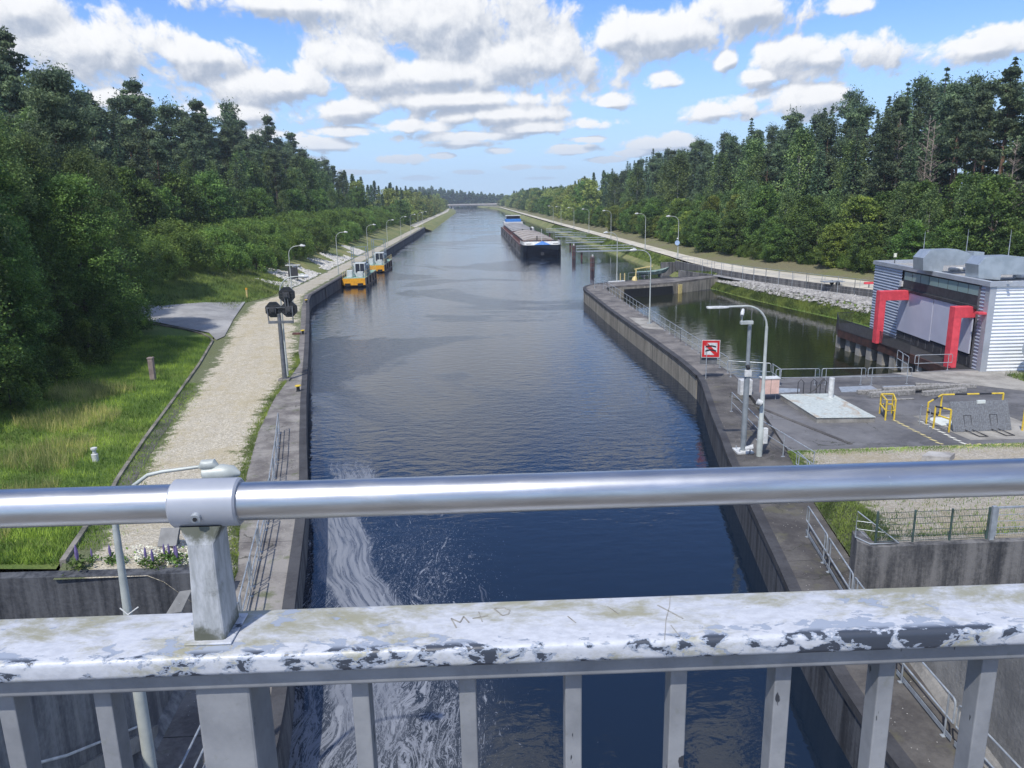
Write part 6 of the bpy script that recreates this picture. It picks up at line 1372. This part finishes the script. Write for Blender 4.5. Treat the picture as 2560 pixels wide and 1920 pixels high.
forest(1, 336, 1100, [(6, (7, 11)), (13, (11, 17)), (24, (16, 22))], [rsky]*3, 8.5, .0022,
       [['broad', 'yellow', 'yellow'], ['broad', 'yellow'], ['pine', 'broad', 'pine']], RRL, 'right forest trees', zR, xR, random.Random(9))
skyline([(1330, 345, ('spruce', 0)), (1372, 350, ('pine', 1)), (1408, 318, ('spruce', 1)), (1440, 322, ('pine', 3)), (1502, 300, ('pine', 1)), (1560, 288, ('pine', 3)), (1614, 248, ('spruce', 0)), (1660, 272, ('pine', 3)), (1700, 240, ('pine', 1)), (1765, 228, ('spruce', 1)), (1782, 224, ('spruce', 2)), (1820, 198, ('pine', 3)), (1850, 225, ('pine', 1)), (1900, 202, ('spruce', 2)), (1932, 168, ('spruce', 0)), (1965, 170, ('pine', 3)), (2012, 134, ('spruce', 0)), (2070, 165, ('pine', 3)), (2100, 170, ('pine', 1)), (2150, 116, ('spruce', 1)), (2195, 122, ('spruce', 2)), (2240, 110, ('pine', 3))],
        rsky, 1, zR, xR, [27, 32, 29, 35], ['tall conifer standing out against the sky above the right forest'], 'skyline conifers of the right forest')
rr_ = random.Random(12)
for i in range(46):
    y = 60+i*2.6+rr_.uniform(-1, 1); x = xR(y)+rr_.uniform(4.6, 6.5)
    if visible(x, y, 3, 3): plant(('bush', rr_.randrange(3)), x, y, zR(x, y)-.2, rr_.uniform(1.6, 3.0), 'low dark shrub at the foot of the right forest, above the road verge', 'shrubs at the foot of the right forest', 1.1)
print('trees', NTREE[0])
for (u, v, h) in ((1925, 255, 15), (1985, 250, 17), (2005, 262, 16), (1840, 290, 13), (1640, 400, 8), (2165, 300, 12)):
    for yy in np.arange(60, 300, 1.0):
        x = xR(yy)+21; uu, _ = proj((x, yy, zR(x, yy)))
        if uu < u: break
    q = onplane(u, v, (0, yy, 0), (0, 1, 0)); plant(('dead', 0), x, yy, zR(x, yy), float(q[2])-zR(x, yy), 'bare dead tree with pale pinkish branches standing in front of the conifers on the right', 'dead trees in the right forest')
rb = random.Random(21)
for (u, off_) in ((470, 22), (605, 23), (560, 24), (640, 22), (520, 25), (680, 22), (420, 24), (720, 23)):
    for yy in np.arange(86, 330, 1.0):
        x = KB(min(yy, 340))-off_; uu, _ = proj((x, yy, zL(x, yy)))
        if uu > u: break
    plant(('thinbirch', rb.randrange(2)), x, yy, zL(x, yy), rb.uniform(13, 17), 'slender birch with a pale bare trunk above the left embankment shrubs', 'slender birches of the left forest')
# --- wooded horizon beyond the bridge: one mass each
def wood(name, x0, x1, y, h0, seed, mat, lab, prof):
    rng = np.random.default_rng(seed); n = 60000; x = rng.uniform(x0, x1, n); yy = y+rng.uniform(0, 60, n)
    ht = np.interp(x, np.linspace(x0, x1, len(prof)), prof)*h0*(1+.10*np.sin(x*.9)+.08*np.sin(x*.37+2)+.06*np.sin(x*2.1))
    z = ht*rng.uniform(0, 1, n)**.6; V = leaf_quads(np.stack([x, yy, z], 1), 3.0, rng)
    me_ = fast_mesh(name, V, 4); o = link(name, me_, mat); o['kind'] = 'stuff'; tag(o, lab, 'wood'); return o
wood('distant_wood', -110, 60, 1330, 24, 1, 'needle', 'far dark wood behind the distant bridge', [1.2, 1.25, 1.1, .95, .8, .7])
wood('distant_wood', 30, 320, 1480, 18, 2, 'leaf_broad', 'far green wood right of the distant bridge', [.7, .65, .7, .9, 1.1])

# --- grass, ground plants, stones: stuff
def blades(name, xs, ys, zf, h, w, mat, lab, seed, bend=.35):
    rng = np.random.default_rng(seed); n = len(xs); z = np.array([zf(a, b) for a, b in zip(xs, ys)]); a = rng.uniform(0, 6.28, n); hh = h*rng.uniform(.5, 1.3, n)
    p = np.stack([xs, ys, z-.03], 1); dx = np.stack([np.cos(a), np.sin(a), np.zeros(n)], 1)*w*.5; t = np.stack([rng.normal(size=n)*bend*hh, rng.normal(size=n)*bend*hh, hh], 1)
    V = np.stack([p-dx, p+dx, p+t], 1).reshape(-1, 3); o = link(name, fast_mesh(name, V, 3), mat); o['kind'] = 'stuff'; tag(o, lab, 'grass'); return o
rng = np.random.default_rng(77)
def lawnpts(n, y0, y1, w, off_=.15, pw=1.0):
    y = y0+(y1-y0)*rng.uniform(0, 1, n)**pw; d = off_+w*rng.uniform(0, 1, n); return np.array([KB(b) for b in y])-d, y
x_, y_ = lawnpts(90000, 21, 68, 12, pw=1.3); blades('grass', x_, y_, zleft, .26, .035, 'blade', 'green lawn grass left of the kerb', 1)
x_, y_ = lawnpts(26000, 22, 50, 9, 2.2); k_ = (np.sin(x_*.8+y_*.31)+np.sin(y_*.9-x_*.4)) > .2; blades('tall_grass', x_[k_], y_[k_], zleft, .62, .022, 'blade_dry', 'tall seeding grass in the left lawn', 2, .25)
x_, y_ = lawnpts(26000, 84, 112, 14, .1); blades('grass', x_, y_, zleft, .35, .06, 'blade_dull', 'rough grass on the slope below the left shrubs', 3)
y_ = rng.uniform(22, 50, 9000); x_ = np.array([KB(b) for b in y_])+np.abs(rng.normal(size=9000))*.55; blades('grass', x_, y_, zg, .14, .03, 'blade', 'weeds growing along the gravel side of the kerb', 4)
y_ = rng.uniform(21, 60, 8000); x_ = np.array([WK(b) for b in y_])-np.abs(rng.normal(size=8000))*.25; blades('grass', x_, y_, zg, .13, .03, 'blade', 'weeds between the gravel and the left concrete walkway', 5)
y_ = rng.uniform(58, 109, 26000); x_ = np.array([SR(b) for b in y_])+rng.uniform(-.1, 1.5, 26000); blades('reeds', x_, y_, zbank, .30, .05, 'blade_dull', 'reedy green growth along the foot of the rocky basin bank', 6)
y_ = rng.uniform(111, 330, 30000); x_ = np.array([SR(b)+.8+(RD(b)-SR(b)-1.0)*c_ for b, c_ in zip(y_, rng.uniform(0, 1, 30000))]); blades('grass', x_, y_, zbank, .35, .12, 'blade_dull', 'rough grass on the bank between the canal and the right road', 7)
x_ = rng.uniform(11.5, 20, 2600); y_ = 20.6+rng.uniform(0, 1, 2600)**2.5*6; k_ = x_ > np.array([GR(b)+.1 for b in y_]); blades('grass', x_[k_], y_[k_], zr, .16, .03, 'blade_dull', 'weeds behind the right retaining wall', 8)
y_ = rng.uniform(21, 32.5, 9000); x_ = np.array([GR(b) for b in y_])+np.abs(rng.normal(size=9000))*.5; blades('grass', x_, y_, zr, .10, .03, 'blade_dull', 'grass edge between the right walkway and the gravel', 9)
x_ = rng.uniform(14, 27, 5000); y_ = 32.5-np.abs(rng.normal(size=5000))*.3; blades('grass', x_, y_, zr, .10, .03, 'blade', 'grass strip between the yard asphalt and the gravel', 10)
x_ = 33+rng.uniform(0, 1, 6000)*8; y_ = 45.4-rng.uniform(0, 1, 6000)*3.5; blades('grass', x_, y_, lambda a, b: 1.6, .35, .04, 'blade_dull', 'grass at the foot of the ribbed building wall', 11)
def stones(name, pts, s0, s1, mat, lab, seed):
    rng = np.random.default_rng(seed); m = MB(); base = np.array([(1, 0, 0), (-1, 0, 0), (0, 1, 0), (0, -1, 0), (0, 0, 1), (0, 0, -1)], float)
    F_ = [(0, 2, 4), (2, 1, 4), (1, 3, 4), (3, 0, 4), (2, 0, 5), (1, 2, 5), (3, 1, 5), (0, 3, 5)]
    for p in pts:
        s = rng.uniform(s0, s1); q = base*rng.uniform(.55, 1.2, (6, 1))*s+rng.normal(size=(6, 3))*s*.22; q[:, 2] *= .75; m.add(q+np.array(p), F_)
    me_ = bpy.data.meshes.new(name); me_.from_pydata(m.v, [], m.f); o = link(name, me_, mat); o['kind'] = 'stuff'; tag(o, lab, 'stones'); return o
pts = []
for _ in range(5200):
    y = rng.uniform(60, 108); a_, b_ = SR(y)+1.1, RW(y)-1.3
    if b_ > a_: x = rng.uniform(a_, b_); pts.append((x, y, zbank(x, y)+.04))
stones('riprap', pts, .12, .34, 'stone', 'pale riprap stones on the basin bank beside the pump building', 21)
pts = []
for _ in range(5200):
    y = rng.choice([rng.uniform(106, 128), rng.uniform(134, 162), rng.uniform(170, 182)]); d = rng.uniform(0, 1); lim = 6.0 if y < 130 else 5.0
    x = KB(y)-.1-d*lim*(.6+.4*math.sin(y*.5)); pts.append((x, y, zleft(x, y)+.03))
stones('riprap', pts, .10, .28, 'stone_white', 'white riprap stones on the slope beside the left quay path', 22) if 'stone_white' in MATS else (plain('stone_white', (.60, .585, .55), (.44, .43, .40), 2, .9), stones('riprap', pts, .10, .28, 'stone_white', 'white riprap stones on the slope beside the left quay path', 22))
# lupins and daisies over the left wall: each lupin a plant
lup = local(thing('lupin_plant', 'purple lupin flowering on top of the dark left wall', 'lupin', (0, 0, 0), 0, 'purple lupins above the left wall'))
rngl = np.random.default_rng(9)
c = rngl.normal(size=(90, 3))*np.array([.16, .16, .09])+np.array([0, 0, .2]); o = link('leaves', fast_mesh('leaves', leaf_quads(c, .13, rngl), 4), 'leaf_bush', lup)
m = MB(); m.tube([(0, 0, .3), (0, 0, .45), (0, 0, .62), (0, 0, .78)], [.03, .055, .045, .01], 7); m.build('flower_spike', 'purple', lup, True); MB().tube([(0, 0, 0), (0, 0, .35)], .012, 5).build('stem', 'leaf_bush', lup)
first = True
for u in (162, 178, 220, 232, 247, 305, 322, 336, 345, 356, 372, 388):
    p = P(u+random.uniform(-3, 3), 1236, 3.0); loc = (p[0], p[1]+random.uniform(.15, .9), 2.98)
    if first: lup.location = loc; first = False
    else: dup(lup, loc, random.uniform(0, 6), None, None, (random.uniform(.55, .85),)*3)
cd = []; 
for _ in range(420):
    p = P(rng.uniform(285, 430), rng.uniform(1195, 1232), 2.85); cd.append((p[0], p[1], 3.05+rng.uniform(-.08, .08)))
o = link('daisies', fast_mesh('daisies', leaf_quads(np.array(cd), .07, rng, 3.0, 1.0), 4), 'flower_white'); o['kind'] = 'stuff'; tag(o, 'white daisies behind the left wall', 'flowers')

# ------------------------------------------------------------------ air
hm_ = bpy.data.materials.new('haze_air'); hm_.use_nodes = True; t_ = NT(hm_.node_tree)
ho_ = t_.n('ShaderNodeOutputMaterial'); pv_ = t_.n('ShaderNodeVolumePrincipled'); t_.l(pv_.outputs[0], ho_.inputs['Volume'])
pv_.inputs['Color'].default_value = (0.80, 0.88, 1.0, 1); pv_.inputs['Density'].default_value = 0.00026; pv_.inputs['Anisotropy'].default_value = 0.2
MATS['haze_air'] = hm_
hz_ = MB().box(-700, 700, -60, 1620, -3.5, 60).build('haze', 'haze_air'); hz_['kind'] = 'stuff'; tag(hz_, 'thin summer air haze over the canal', 'haze')
